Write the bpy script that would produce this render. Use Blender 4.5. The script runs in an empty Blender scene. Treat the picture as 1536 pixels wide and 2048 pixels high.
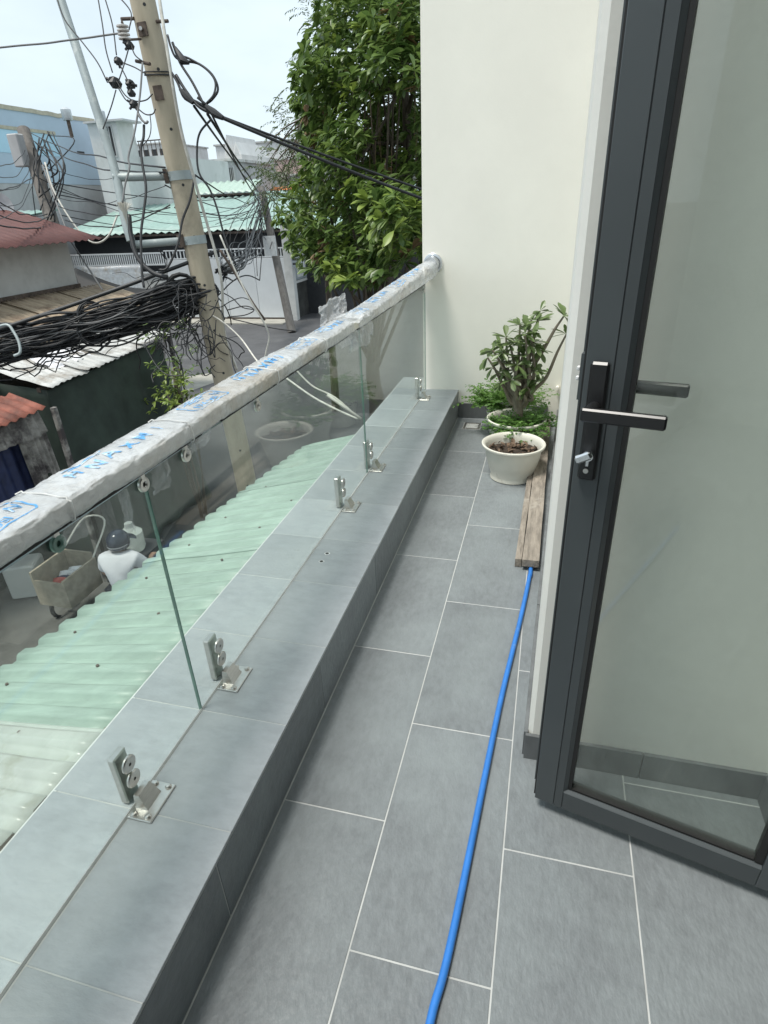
import bpy, math, random
from mathutils import Vector, Matrix, noise
rnd = random.Random(7)
sc = bpy.context.scene
COL = sc.collection
TAU = math.tau
V = Vector

# ---------------------------------------------------------------- camera
R = ((0.96685, 0.252197, -0.039978), (0.082643, -0.457199, -0.885516), (-0.241602, 0.852857, -0.462886))
FPX, CX, CY, CAMZ = 1183.136, 768.0, 1024.0, 1.4
cd = bpy.data.cameras.new('camera'); cam = bpy.data.objects.new('camera', cd); COL.objects.link(cam)
cd.sensor_fit = 'HORIZONTAL'; cd.sensor_width = 36.0; cd.lens = FPX / 1536 * 36.0
cd.clip_start = 0.02; cd.clip_end = 3000
rt, up, bk = V(R[0]), -V(R[1]), -V(R[2])
cam.matrix_world = Matrix(((rt.x, up.x, bk.x, 0), (rt.y, up.y, bk.y, 0), (rt.z, up.z, bk.z, CAMZ), (0, 0, 0, 1)))
sc.camera = cam
CAM = V((0, 0, CAMZ))

def ray(u, v):
    a, b = u - CX, v - CY
    return V([R[0][i] * a + R[1][i] * b + R[2][i] * FPX for i in range(3)]) / FPX
def A(u, v, d): return CAM + ray(u, v) * d            # a point d metres in front of the camera
def onx(u, v, x): r = ray(u, v); return CAM + r * (x / r.x)
def ony(u, v, y): r = ray(u, v); return CAM + r * (y / r.y)
def onz(u, v, z): r = ray(u, v); return CAM + r * ((z - CAMZ) / r.z)

# ---------------------------------------------------------------- world, sun, exposure
SUN_DIR = V((-0.25, -0.22, 1.0)).normalized()          # towards the sun
w = bpy.data.worlds.new('World'); sc.world = w; w.use_nodes = True
nt = w.node_tree; N = nt.nodes; L_ = nt.links
for n in list(N): N.remove(n)
out = N.new('ShaderNodeOutputWorld'); bg = N.new('ShaderNodeBackground'); sky = N.new('ShaderNodeTexSky')
sky.sky_type = 'NISHITA'; sky.sun_disc = False
sky.sun_elevation = math.asin(SUN_DIR.z); sky.sun_rotation = math.atan2(SUN_DIR.x, SUN_DIR.y)
sky.air_density = 1.0; sky.dust_density = 3.0; sky.ozone_density = 1.2
tc = N.new('ShaderNodeTexCoord'); mp = N.new('ShaderNodeMapping'); mp.inputs['Scale'].default_value = (1.5, 1.5, 3.5)
nz = N.new('ShaderNodeTexNoise'); nz.inputs['Scale'].default_value = 1.6; nz.inputs['Detail'].default_value = 5; nz.inputs['Roughness'].default_value = 0.55
rp = N.new('ShaderNodeValToRGB'); rp.color_ramp.elements[0].position = 0.36; rp.color_ramp.elements[0].color = (.74,) * 3 + (1,)
rp.color_ramp.elements[1].position = 0.66; rp.color_ramp.elements[1].color = (1.0,) * 3 + (1,)
mx = N.new('ShaderNodeMix'); mx.data_type = 'RGBA'; mx.inputs[7].default_value = (7.9, 9.15, 9.9, 1)
L_.new(tc.outputs['Generated'], mp.inputs[0]); L_.new(mp.outputs[0], nz.inputs[0]); L_.new(nz.outputs[0], rp.inputs[0])
L_.new(rp.outputs[0], mx.inputs[0]); L_.new(sky.outputs[0], mx.inputs[6]); L_.new(mx.outputs[2], bg.inputs[0])
bg.inputs[1].default_value = 0.077; L_.new(bg.outputs[0], out.inputs[0])
sl = bpy.data.lights.new('sun', 'SUN'); sun = bpy.data.objects.new('sun', sl); COL.objects.link(sun)
sl.energy = 2.3; sl.angle = math.radians(15); sl.color = (1.0, 0.96, 0.89)
sun.rotation_euler = SUN_DIR.to_track_quat('Z', 'Y').to_euler()
vs = sc.view_settings; vs.view_transform = 'Standard'; vs.look = 'None'; vs.gamma = 1; vs.use_curve_mapping = False; vs.exposure = 0.62

# ---------------------------------------------------------------- materials
def nodes_of(m):
    m.use_nodes = True; t = m.node_tree
    for n in list(t.nodes): t.nodes.remove(n)
    return t, t.nodes, t.links
def mat(name, col, rough=.6, metal=0., var=.12, scale=6., stretch=(1, 1, 1), bump=0., bscale=60., col2=None, lo=.35, hi=.65, alpha=1., spec=.5, det=4., third=None, tscale=1.5, tlo=.55, thi=.7, sub=0.):
    m = bpy.data.materials.new(name); t, n, l = nodes_of(m)
    o = n.new('ShaderNodeOutputMaterial'); b = n.new('ShaderNodeBsdfPrincipled')
    b.inputs['Roughness'].default_value = rough; b.inputs['Metallic'].default_value = metal; b.inputs['Specular IOR Level'].default_value = spec
    tc = n.new('ShaderNodeTexCoord'); oi = n.new('ShaderNodeObjectInfo'); mp = n.new('ShaderNodeMapping'); mp.inputs['Scale'].default_value = stretch
    mu = n.new('ShaderNodeMath'); mu.operation = 'MULTIPLY'; mu.inputs[1].default_value = 91.
    l.new(oi.outputs['Random'], mu.inputs[0]); l.new(mu.outputs[0], mp.inputs['Location'])
    l.new(tc.outputs['Object'], mp.inputs[0])
    nz = n.new('ShaderNodeTexNoise'); nz.inputs['Scale'].default_value = scale; nz.inputs['Detail'].default_value = det; nz.inputs['Roughness'].default_value = .6
    l.new(mp.outputs[0], nz.inputs[0])
    rp = n.new('ShaderNodeValToRGB'); e = rp.color_ramp.elements; e[0].position = lo; e[1].position = hi
    c2 = col2 or [min(1, c * (1 + var)) for c in col]; c1 = col if col2 else [c * (1 - var) for c in col]
    e[0].color = (*c1, 1); e[1].color = (*c2, 1); l.new(nz.outputs[0], rp.inputs[0]); last = rp.outputs[0]
    if third:
        n3 = n.new('ShaderNodeTexNoise'); n3.inputs['Scale'].default_value = tscale; n3.inputs['Detail'].default_value = 6; n3.inputs['Roughness'].default_value = .65
        mp3 = n.new('ShaderNodeMapping'); l.new(tc.outputs['Object'], mp3.inputs[0]); l.new(mu.outputs[0], mp3.inputs['Location']); l.new(mp3.outputs[0], n3.inputs[0])
        r3 = n.new('ShaderNodeValToRGB'); r3.color_ramp.elements[0].position = tlo; r3.color_ramp.elements[1].position = thi; l.new(n3.outputs[0], r3.inputs[0])
        mx = n.new('ShaderNodeMix'); mx.data_type = 'RGBA'; l.new(r3.outputs[0], mx.inputs[0]); l.new(last, mx.inputs[6]); mx.inputs[7].default_value = (*third, 1); last = mx.outputs[2]
    hv = n.new('ShaderNodeHueSaturation'); mr = n.new('ShaderNodeMapRange'); mr.inputs[3].default_value = .90; mr.inputs[4].default_value = 1.08   # piece to piece tone
    l.new(oi.outputs['Random'], mr.inputs[0]); l.new(mr.outputs[0], hv.inputs['Value']); l.new(last, hv.inputs['Color']); last = hv.outputs[0]
    l.new(last, b.inputs['Base Color'])
    if sub: b.inputs['Subsurface Weight'].default_value = sub
    if bump:
        n2 = n.new('ShaderNodeTexNoise'); n2.inputs['Scale'].default_value = bscale; n2.inputs['Detail'].default_value = 5; l.new(mp.outputs[0], n2.inputs[0])
        bp = n.new('ShaderNodeBump'); bp.inputs['Strength'].default_value = bump; bp.inputs['Distance'].default_value = .01; l.new(n2.outputs[0], bp.inputs['Height']); l.new(bp.outputs[0], b.inputs['Normal'])
    if alpha < 1:
        tr = n.new('ShaderNodeBsdfTransparent'); ms = n.new('ShaderNodeMixShader'); ms.inputs[0].default_value = alpha
        l.new(tr.outputs[0], ms.inputs[1]); l.new(b.outputs[0], ms.inputs[2]); l.new(ms.outputs[0], o.inputs[0])
    else: l.new(b.outputs[0], o.inputs[0])
    return m
def glass_mat(name, tint, ior=1.5, rough=0., veil=0., veil_col=(.6, .62, .58)):
    m = bpy.data.materials.new(name); t, n, l = nodes_of(m)
    o = n.new('ShaderNodeOutputMaterial'); tr = n.new('ShaderNodeBsdfTransparent'); tr.inputs[0].default_value = (*tint, 1)
    g = n.new('ShaderNodeBsdfGlossy'); g.inputs['Roughness'].default_value = rough; fr = n.new('ShaderNodeFresnel')
    ge = n.new('ShaderNodeNewGeometry'); io = n.new('ShaderNodeMix'); io.inputs[2].default_value = ior; io.inputs[3].default_value = 1 / ior
    l.new(ge.outputs['Backfacing'], io.inputs[0]); l.new(io.outputs[0], fr.inputs[0])   # the thin slab does not bend the ray, so both faces reflect alike
    ms = n.new('ShaderNodeMixShader'); l.new(fr.outputs[0], ms.inputs[0]); l.new(tr.outputs[0], ms.inputs[1]); l.new(g.outputs[0], ms.inputs[2]); last = ms.outputs[0]
    if veil:  # patchy diffuse veil mixed over the glass, makes it paler
        d = n.new('ShaderNodeBsdfDiffuse'); d.inputs[0].default_value = (*veil_col, 1); tc = n.new('ShaderNodeTexCoord'); nz = n.new('ShaderNodeTexNoise'); nz.inputs['Scale'].default_value = 3.5; nz.inputs['Detail'].default_value = 7; nz.inputs['Roughness'].default_value = .65
        l.new(tc.outputs['Object'], nz.inputs[0]); rp = n.new('ShaderNodeValToRGB'); rp.color_ramp.elements[0].position = .4; rp.color_ramp.elements[0].color = (veil * .25,) * 3 + (1,); rp.color_ramp.elements[1].position = .75; rp.color_ramp.elements[1].color = (veil,) * 3 + (1,)
        l.new(nz.outputs[0], rp.inputs[0]); m2 = n.new('ShaderNodeMixShader'); l.new(rp.outputs[0], m2.inputs[0]); l.new(last, m2.inputs[1]); l.new(d.outputs[0], m2.inputs[2]); last = m2.outputs[0]
    l.new(last, o.inputs[0]); return m
def leaf_mat(name, a, b, rough=.4, trans=.25):
    m = bpy.data.materials.new(name); t, n, l = nodes_of(m)
    o = n.new('ShaderNodeOutputMaterial'); p = n.new('ShaderNodeBsdfPrincipled'); p.inputs['Roughness'].default_value = rough
    at = n.new('ShaderNodeTexCoord'); oi = n.new('ShaderNodeObjectInfo'); ad = n.new('ShaderNodeVectorMath'); ad.operation = 'ADD'
    l.new(at.outputs['Object'], ad.inputs[0]); l.new(oi.outputs['Location'], ad.inputs[1])
    nz = n.new('ShaderNodeTexNoise'); nz.inputs['Scale'].default_value = 2.6; nz.inputs['Detail'].default_value = 4; nz.inputs['Roughness'].default_value = .7
    l.new(ad.outputs[0], nz.inputs[0]); rp = n.new('ShaderNodeValToRGB'); e = rp.color_ramp.elements; e[0].position = .38; e[0].color = (*a, 1); e[1].position = .64; e[1].color = (*b, 1)
    l.new(nz.outputs[0], rp.inputs[0]); l.new(rp.outputs[0], p.inputs['Base Color'])
    tl = n.new('ShaderNodeBsdfTranslucent'); l.new(rp.outputs[0], tl.inputs[0]); ms = n.new('ShaderNodeMixShader'); ms.inputs[0].default_value = trans
    l.new(p.outputs[0], ms.inputs[1]); l.new(tl.outputs[0], ms.inputs[2]); l.new(ms.outputs[0], o.inputs[0]); return m

M = dict(
 tile=mat('slate_tile', (.176, .193, .202), .46, var=.10, scale=34, stretch=(1.6, .8, 1), bump=.26, bscale=60, third=(.25, .28, .288), tscale=3.2, tlo=.42, thi=.85),
 tile_kerb_lit=mat('slate_tile_kerb_lit', (.315, .338, .356), .38, var=.08, scale=22, stretch=(.8, 1.6, 1), bump=.16, bscale=60, third=(.40, .42, .432), tscale=3.4, tlo=.42, thi=.8),  # same slate as the floor; the kerb top's brighter light is in its colour
 skirt=mat('skirting_tile', (.13, .138, .142), .45, var=.18, scale=5, stretch=(3, 3, 1), bump=.1, bscale=30),
 grout=mat('grout', (.47, .48, .47), .9, var=.12, scale=9),
 wall=mat('cream_wall_paint', (.89, .872, .795), .75, var=.025, scale=2.2, bump=.05, bscale=90),
 wall2=mat('white_wall_paint', (.77, .76, .71), .8, var=.03, scale=2.2, bump=.05, bscale=90),
 room=mat('room_paint', (.5, .5, .47), .9),
 alu=mat('grey_aluminium', (.055, .064, .068), .38, metal=0., var=.06, scale=3, spec=.5),
 black=mat('black_metal', (.012, .012, .013), .32, var=.1),
 rubber=mat('black_rubber', (.008, .008, .008), .6, var=.1),
 steel=mat('brushed_steel', (.62, .60, .57), .3, metal=1., var=.08, scale=40, stretch=(1, 1, 8)),
 chrome=mat('satin_chrome', (.75, .76, .77), .22, metal=1., var=.05),
 glass=glass_mat('balustrade_glass', (.925, .965, .945), 1.5, 0., .04), edge=mat('glass_edge', (.13, .24, .20), .12, var=.2, scale=12),
 dglass=glass_mat('door_glass', (.958, .982, .966), 1.45, 0., .11, (.5, .55, .5)),
 seal=mat('silicone_bead', (.66, .67, .66), .5),
 film=mat('plastic_film', (.76, .79, .81), .13, var=.14, scale=9, alpha=.56, bump=.7, bscale=48, third=(.60, .55, .47), tscale=4.0, tlo=.5, thi=.7),
 scrap=mat('film_scrap', (.8, .82, .83), .15, alpha=.19, var=.08, bump=.4, bscale=40),
 ink=mat('blue_print', (.10, .34, .66), .4, var=.25, scale=25, third=(.55, .66, .76), tscale=30, tlo=.5, thi=.62),
 pot=mat('white_pot_plastic', (.70, .68, .60), .5, var=.06, scale=4, third=(.36, .33, .27), tscale=9, tlo=.62, thi=.78, bump=.06, bscale=40),
 soil=mat('dark_soil', (.05, .036, .026), .95, var=.4, scale=30, bump=.8, bscale=50),
 dead=mat('dead_leaf', (.13, .085, .055), .8, var=.5, scale=14),
 bark=mat('grey_bark', (.20, .175, .13), .8, var=.25, scale=18, stretch=(1, 1, .4), bump=.3, bscale=50),
 brown=mat('tree_bark', (.10, .08, .06), .85, var=.35, scale=12, stretch=(1, 1, .3), bump=.5, bscale=30),
 wood=mat('weathered_wood', (.25, .218, .182), .85, var=.28, scale=9, stretch=(6, 1, 6), bump=.5, bscale=20, third=(.40, .36, .31), tscale=6, tlo=.58, thi=.72),
 hose=mat('blue_pvc', (.035, .19, .58), .36, var=.10, scale=14, third=(.16, .30, .58), tscale=22, tlo=.62, thi=.74),
 green=mat('green_roof_metal', (.35, .455, .39), .45, var=.12, scale=5, stretch=(1, 7, 1), third=(.27, .345, .30), tscale=3.4, tlo=.52, thi=.85),
 clear=mat('clear_roof_plastic', (.70, .74, .69), .25, alpha=.5, var=.12, scale=5, third=(.50, .52, .42), tscale=8, tlo=.55, thi=.75),
 screw=mat('rusty_screw', (.10, .075, .06), .7),
 asphalt=mat('asphalt', (.085, .085, .088), .85, var=.16, scale=1.2, bump=.3, bscale=90, third=(.14, .14, .138), tscale=.5, tlo=.55, thi=.75),
 concrete=mat('stained_concrete', (.115, .112, .105), .9, var=.3, scale=1.4, bump=.3, bscale=50, third=(.06, .06, .056), tscale=1.3, tlo=.5, thi=.68),
 pale_conc=mat('pale_concrete', (.36, .345, .30), .9, var=.15, scale=2),
 polec=mat('pole_concrete', (.42, .365, .275), .9, var=.16, scale=2.6, stretch=(2, 2, .6), bump=.15, bscale=70, third=(.20, .18, .145), tscale=2, tlo=.55, thi=.75),
 pole_dark=mat('old_pole_concrete', (.17, .155, .14), .9, var=.2, scale=4, stretch=(3, 3, .5), bump=.2),
 galv=mat('galvanised_pipe', (.36, .405, .405), .5, metal=.2, var=.1, scale=6, third=(.55, .58, .56), tscale=7),
 rust=mat('rusty_steel', (.10, .075, .06), .8, var=.4, scale=10),
 cable=mat('black_cable', (.019, .020, .022), .5, var=.2),
 cableg=mat('grey_cable', (.18, .18, .18), .6), cablew=mat('white_cable', (.62, .60, .54), .6, var=.15, scale=12),
 porc=mat('porcelain', (.62, .58, .54), .3, var=.15, scale=20, third=(.3, .24, .2), tscale=14, tlo=.6, thi=.7),
 tarp=mat('green_tarpaulin', (.030, .045, .034), .7, var=.25, scale=3, bump=.4, bscale=9),
 whites=mat('white_roof_metal', (.50, .50, .48), .5, var=.14, scale=3, stretch=(1, 3, 1), third=(.20, .17, .135), tscale=2.4, tlo=.5, thi=.68),
 rusts=mat('rusty_roof_metal', (.34, .27, .19), .7, var=.2, scale=3, stretch=(1, 5, 1), third=(.14, .09, .06), tscale=2.2, tlo=.5, thi=.7),
 reds=mat('red_roof_metal', (.105, .038, .033), .6, var=.14, scale=3),
 oranges=mat('orange_rust_metal', (.20, .065, .042), .7, var=.45, scale=5),
 dirtw=mat('grimy_white_wall', (.56, .56, .54), .85, var=.08, scale=1.5, third=(.40, .40, .38), tscale=1.2, tlo=.5, thi=.75),
 bluew=mat('pale_blue_wall', (.46, .56, .66), .8, var=.05, scale=.6), bluel=mat('light_blue_panel', (.46, .68, .82), .6, var=.05, scale=.6),
 greyw=mat('grey_wall', (.47, .47, .47), .85, var=.08, scale=.7, stretch=(2, 2, .5), third=(.36, .36, .355), tscale=.8, tlo=.5, thi=.72), beige=mat('beige_trim', (.50, .46, .36), .8), whitew=mat('white_wall_far', (.64, .64, .63), .8, var=.07, scale=.6, stretch=(2, 2, .4), third=(.50, .50, .48), tscale=.7, tlo=.5, thi=.75),
 pinkw=mat('pink_wall', (.62, .45, .40), .8), dark=mat('dark_opening', (.035, .037, .04), .7), teal=mat('pale_teal_roof', (.27, .39, .35), .5, var=.1, scale=.9, stretch=(1, 3, 1), third=(.36, .45, .42), tscale=.6),
 gate=mat('white_gate_paint', (.60, .62, .63), .5, var=.05, scale=1), mossy=mat('mossy_wall', (.06, .06, .055), .9, var=.4, scale=1.5),
 sign=mat('sign_grey', (.30, .34, .36), .6), paper=mat('paper', (.62, .63, .62), .7), dgreen=mat('green_board', (.10, .20, .17), .6),
 bluetarp=mat('blue_tarp', (.03, .13, .26), .6), navy=mat('navy_metal', (.02, .03, .085), .5, var=.3, scale=6), grime=mat('grimy_metal', (.30, .285, .26), .6, var=.4, scale=6, third=(.06, .05, .05), tscale=4, tlo=.45, thi=.6),
 skin=mat('skin', (.42, .25, .17), .55, var=.05), shirt=mat('white_shirt', (.74, .73, .75), .8, var=.04, scale=8, bump=.3, bscale=14), trouser=mat('dark_trousers', (.03, .032, .04), .8), hair=mat('black_hair', (.01, .009, .008), .6), helmet=mat('navy_helmet', (.02, .028, .05), .12), redp=mat('red_plastic', (.55, .10, .08), .4), card=mat('cardboard', (.34, .29, .22), .8, var=.2, scale=8),
 leafp=leaf_mat('desert_rose_leaf', (.085, .14, .05), (.17, .24, .085), .35), fern=leaf_mat('fine_leaf', (.09, .20, .04), (.16, .30, .06), .5, .4),
 leaf=leaf_mat('broad_leaf', (.085, .15, .038), (.20, .285, .075), .36, .36), leafy=leaf_mat('young_leaf', (.20, .29, .055), (.28, .36, .08), .4, .3), leafd=leaf_mat('dry_leaf', (.16, .10, .05), (.22, .15, .07), .6, .2), feather=leaf_mat('small_leaf', (.06, .095, .035), (.12, .16, .06), .5, .3),
 orange=mat('orange_awning', (.62, .20, .06), .6), tank=mat('steel_tank', (.55, .57, .58), .35, metal=.6), dish=mat('dish_grey', (.5, .51, .52), .5),
)

# ---------------------------------------------------------------- helpers
def tag(o, label=None, cat=None, group=None, kind=None):
    for k, v in (('label', label), ('category', cat), ('group', group), ('kind', kind)):
        if v: o[k] = v
    return o
def thing(name, label, cat, loc, group=None):
    o = bpy.data.objects.new(name, None); COL.objects.link(o); o.location = loc; o.empty_display_size = .1
    return tag(o, label, cat, group)
def base_of(o):
    while o.parent: o = o.parent
    return V(o.location)
class MB:
    def __init__(s): s.v = []; s.f = []; s.mi = []; s.cur = 0
    def add(s, vs, fs):
        k = len(s.v); s.v += [V(p) for p in vs]
        for f in fs: s.f.append([i + k for i in f]); s.mi.append(s.cur)
        return s
    def box(s, a, b, bev=0.):
        x0, y0, z0 = (min(a[i], b[i]) for i in range(3)); x1, y1, z1 = (max(a[i], b[i]) for i in range(3))
        return s.obox(V(((x0 + x1) / 2, (y0 + y1) / 2, (z0 + z1) / 2)), V((1, 0, 0)), V((0, 1, 0)), V((0, 0, 1)), ((x1 - x0) / 2, (y1 - y0) / 2, (z1 - z0) / 2), bev)
    def obox(s, c, ex, ey, ez, h, bev=0.):
        if not bev:
            vs = [c + ex * (h[0] * i) + ey * (h[1] * j) + ez * (h[2] * k) for k in (-1, 1) for j in (-1, 1) for i in (-1, 1)]
            return s.add(vs, [(0, 2, 3, 1), (4, 5, 7, 6), (0, 1, 5, 4), (2, 6, 7, 3), (0, 4, 6, 2), (1, 3, 7, 5)])
        b = min(bev, min(h) * .9); vs = []; idx = {}
        def vt(i, j, k, ax):
            key = (i, j, k, ax)
            if key not in idx:
                q = [h[0] - b, h[1] - b, h[2] - b]; q[ax] = h[ax]; idx[key] = len(vs); vs.append(c + ex * (q[0] * i) + ey * (q[1] * j) + ez * (q[2] * k))
            return idx[key]
        fs = []
        for ax in range(3):
            o1, o2 = [a for a in range(3) if a != ax]
            for sg in (-1, 1):
                loop = []
                for p, q in ((-1, -1), (1, -1), (1, 1), (-1, 1)):
                    t = [0, 0, 0]; t[ax] = sg; t[o1] = p; t[o2] = q; loop.append(vt(*t, ax))
                fs.append(loop)
        for ax in range(3):
            o1, o2 = [a for a in range(3) if a != ax]
            for p in (-1, 1):
                for q in (-1, 1):
                    t0 = [0] * 3; t1 = [0] * 3; t0[ax] = -1; t1[ax] = 1
                    for t in (t0, t1): t[o1] = p; t[o2] = q
                    fs.append([vt(*t0, o1), vt(*t1, o1), vt(*t1, o2), vt(*t0, o2)])
        for i in (-1, 1):
            for j in (-1, 1):
                for k in (-1, 1): fs.append([vt(i, j, k, 0), vt(i, j, k, 1), vt(i, j, k, 2)])
        return s.add(vs, fs)
    def tube(s, pts, r, n=8, cap=True):
        pts = [V(p) for p in pts]; rs = r if isinstance(r, (list, tuple)) else [r] * len(pts); vs = []; fs = []; prev = None
        for i, p in enumerate(pts):
            d = (pts[min(i + 1, len(pts) - 1)] - pts[max(i - 1, 0)])
            d = d.normalized() if d.length > 1e-9 else V((0, 0, 1))
            if prev is None: a = d.orthogonal().normalized()
            else: a = (prev - d * prev.dot(d)); a = a.normalized() if a.length > 1e-6 else d.orthogonal().normalized()
            prev = a; b = d.cross(a)
            for k in range(n): t = TAU * k / n; vs.append(p + (a * math.cos(t) + b * math.sin(t)) * rs[i])
        for i in range(len(pts) - 1):
            for k in range(n): fs.append((i * n + k, i * n + (k + 1) % n, (i + 1) * n + (k + 1) % n, (i + 1) * n + k))
        if cap: fs.append(list(range(n))[::-1]); fs.append([(len(pts) - 1) * n + k for k in range(n)])
        return s.add(vs, fs)
    def cyl(s, a, b, r, n=16, r2=None): return s.tube([a, b], [r, r if r2 is None else r2], n)
    def lathe(s, c, prof, n=32, wob=0., ex=1.):
        vs = []; fs = []
        for j, (r, z) in enumerate(prof):
            for k in range(n):
                t = TAU * k / n; q = 1 + wob * noise.noise(V((math.cos(t) * 1.3, math.sin(t) * 1.3, z * 4 + c[0] * 7)))
                vs.append(V((c[0] + r * q * math.cos(t) * ex, c[1] + r * q * math.sin(t), c[2] + z)))
        for j in range(len(prof) - 1):
            for k in range(n): fs.append((j * n + k, j * n + (k + 1) % n, (j + 1) * n + (k + 1) % n, (j + 1) * n + k))
        return s.add(vs, fs)
    def sheet(s, fn, nu, nv, th, nrm=None):
        """a thin solid sheet: fn(u,v) in 0..1 gives the upper surface"""
        P = [[V(fn(i / nu, j / nv)) for j in range(nv + 1)] for i in range(nu + 1)]
        if nrm is None: nrm = (P[nu][0] - P[0][0]).cross(P[0][nv] - P[0][0]).normalized()
        vs = [P[i][j] for i in range(nu + 1) for j in range(nv + 1)]; m = len(vs); vs += [p - nrm * th for p in vs]; q = nv + 1; fs = []
        for i in range(nu):
            for j in range(nv):
                a, b, c, d = i * q + j, (i + 1) * q + j, (i + 1) * q + j + 1, i * q + j + 1
                fs.append((a, b, c, d)); fs.append((d + m, c + m, b + m, a + m))
        for i in range(nu): fs.append((i * q, i * q + m, (i + 1) * q + m, (i + 1) * q)); fs.append((i * q + nv, (i + 1) * q + nv, (i + 1) * q + nv + m, i * q + nv + m))
        for j in range(nv): fs.append((j, j + 1, j + 1 + m, j + m)); fs.append((nu * q + j, nu * q + j + m, nu * q + j + 1 + m, nu * q + j + 1))
        return s.add(vs, fs)
    def build(s, name, mats, parent=None, smooth=False, **kw):
        me = bpy.data.meshes.new(name); o = bpy.data.objects.new(name, me); COL.objects.link(o)
        if parent is not None: b = base_of(parent); o.parent = parent
        elif s.v and kw.pop('rebase', True):
            b = V((sum(p.x for p in s.v) / len(s.v), sum(p.y for p in s.v) / len(s.v), min(p.z for p in s.v))); o.location = b
        else: b = V((0, 0, 0))
        me.from_pydata([p - b for p in s.v], [], s.f)
        for m in (mats if isinstance(mats, (list, tuple)) else [mats]): me.materials.append(m)
        if any(s.mi): me.polygons.foreach_set('material_index', s.mi)
        if smooth: me.polygons.foreach_set('use_smooth', [True] * len(me.polygons)); 
        me.update(); tag(o, kw.get('label'), kw.get('cat'), kw.get('group'), kw.get('kind'))
        return o
def smooth_by_angle(o, deg=35):
    me = o.data; me.polygons.foreach_set('use_smooth', [True] * len(me.polygons)); me.set_sharp_from_angle(angle=math.radians(deg)); return o
def sag(a, b, s, n=16, wig=0., seed=0):
    a, b = V(a), V(b); out = []
    for i in range(n + 1):
        t = i / n; p = a.lerp(b, t); p.z -= 4 * s * t * (1 - t)
        if wig:
            k = math.sin(math.pi * t)
            p += V((noise.noise(V((t * 5, seed, 1))), noise.noise(V((t * 5, seed, 7))), noise.noise(V((t * 5, seed, 13))))) * (wig * k)
        out.append(p)
    return out
def spline(pts, n=8):
    pts = [V(p) for p in pts]; P = [pts[0] * 2 - pts[1]] + pts + [pts[-1] * 2 - pts[-2]]; out = []
    for i in range(1, len(P) - 2):
        for k in range(n):
            t = k / n; a, b, c, d = P[i - 1:i + 3]
            out.append(.5 * (2 * b + (c - a) * t + (2 * a - 5 * b + 4 * c - d) * t * t + (3 * b - a - 3 * c + d) * t ** 3))
    return out + [pts[-1]]
def instance(me, name, parent, mw):
    o = bpy.data.objects.new(name, me); COL.objects.link(o)
    if parent is not None: o.parent = parent; mw = Matrix.Translation(-base_of(parent)) @ mw
    o.matrix_local = mw; return o
def leaf_template(L, W, droop=.15, fold=.18, wide=.62, petiole=.08):
    xs = [(0, .01), (petiole, .04), (petiole + (wide - petiole) * .5, .36), (wide, .5), (.86, .36), (1., .02)]
    vs = []; fs = []
    for t, hw in xs:
        y = t * L; z = -droop * L * t * t
        vs += [V((-hw * W, y, z + fold * hw * W)), V((0, y, z)), V((hw * W, y, z + fold * hw * W))]
    for i in range(len(xs) - 1):
        a = i * 3; fs += [(a, a + 1, a + 4, a + 3), (a + 1, a + 2, a + 5, a + 4)]
    return vs, fs
def frame_to(d, twist=0.):
    """matrix whose Y runs along d and whose Z is as much up as it can be"""
    d = d.normalized(); x = d.cross(V((0, 0, 1))); x = x.normalized() if x.length > 1e-4 else V((1, 0, 0)); z = x.cross(d)
    m = Matrix((x, d, z)).transposed(); return m @ Matrix.Rotation(twist, 3, 'Y')
# ================================================================ BALCONY
FW = 1.214                                             # y of the short wall that faces us
EW = 4.12                                              # y of the end wall
GX = -1.04                                             # outer edge of the kerb
# floor: grout bed (structure) with every tile a part
fl = MB().box((-.62, -2.3, -.16), (.70, 4.13, -.0010)).build('balcony_floor', M['grout'], kind='structure')
G = .0016
def tile_slab(parent, x0, x1, y0, y1, z, th=.009, m='tile', name='tile'):
    MB().box((x0 + G, y0 + G, z - th), (x1 - G, y1 - G, z), .0012).build(name, M[m], parent)
rows = [(-.575, -.298, .93, 10), (-.298, .001, .627, 10), (.001, .297, .925, 10), (.297, .632, .55, 10)]
for (x0, x1, y0, n) in rows:
    step = .632; ys = [y0 + step * k for k in range(-5, 8)]
    for a, b in zip(ys[:-1], ys[1:]):
        a, b = max(a, -2.298), min(b, EW)
        if b - a < .03: continue
        if x0 < -.5 and b > 3.75 and a < 4.12:         # the drain sits in this corner: cut the tile round it
            D0, D1, DX0, DX1 = 3.875, 4.005, -.512, -.392
            for (p, q, r_, t_) in ((x0, x1, a, D0), (x0, x1, D1, b), (x0, DX0, D0, D1), (DX1, x1, D0, D1)):
                if t_ - max(r_, a) > .02: tile_slab(fl, p, q, max(r_, a), t_, 0)
            continue
        if x0 >= .29 and a > FW: continue
        if x0 > -.1 and x0 < .1 and b > FW + .3 and a > FW + .3: tile_slab(fl, x0, .12, a, b, 0); continue
        tile_slab(fl, x0, x1, a, b, 0)
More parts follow.
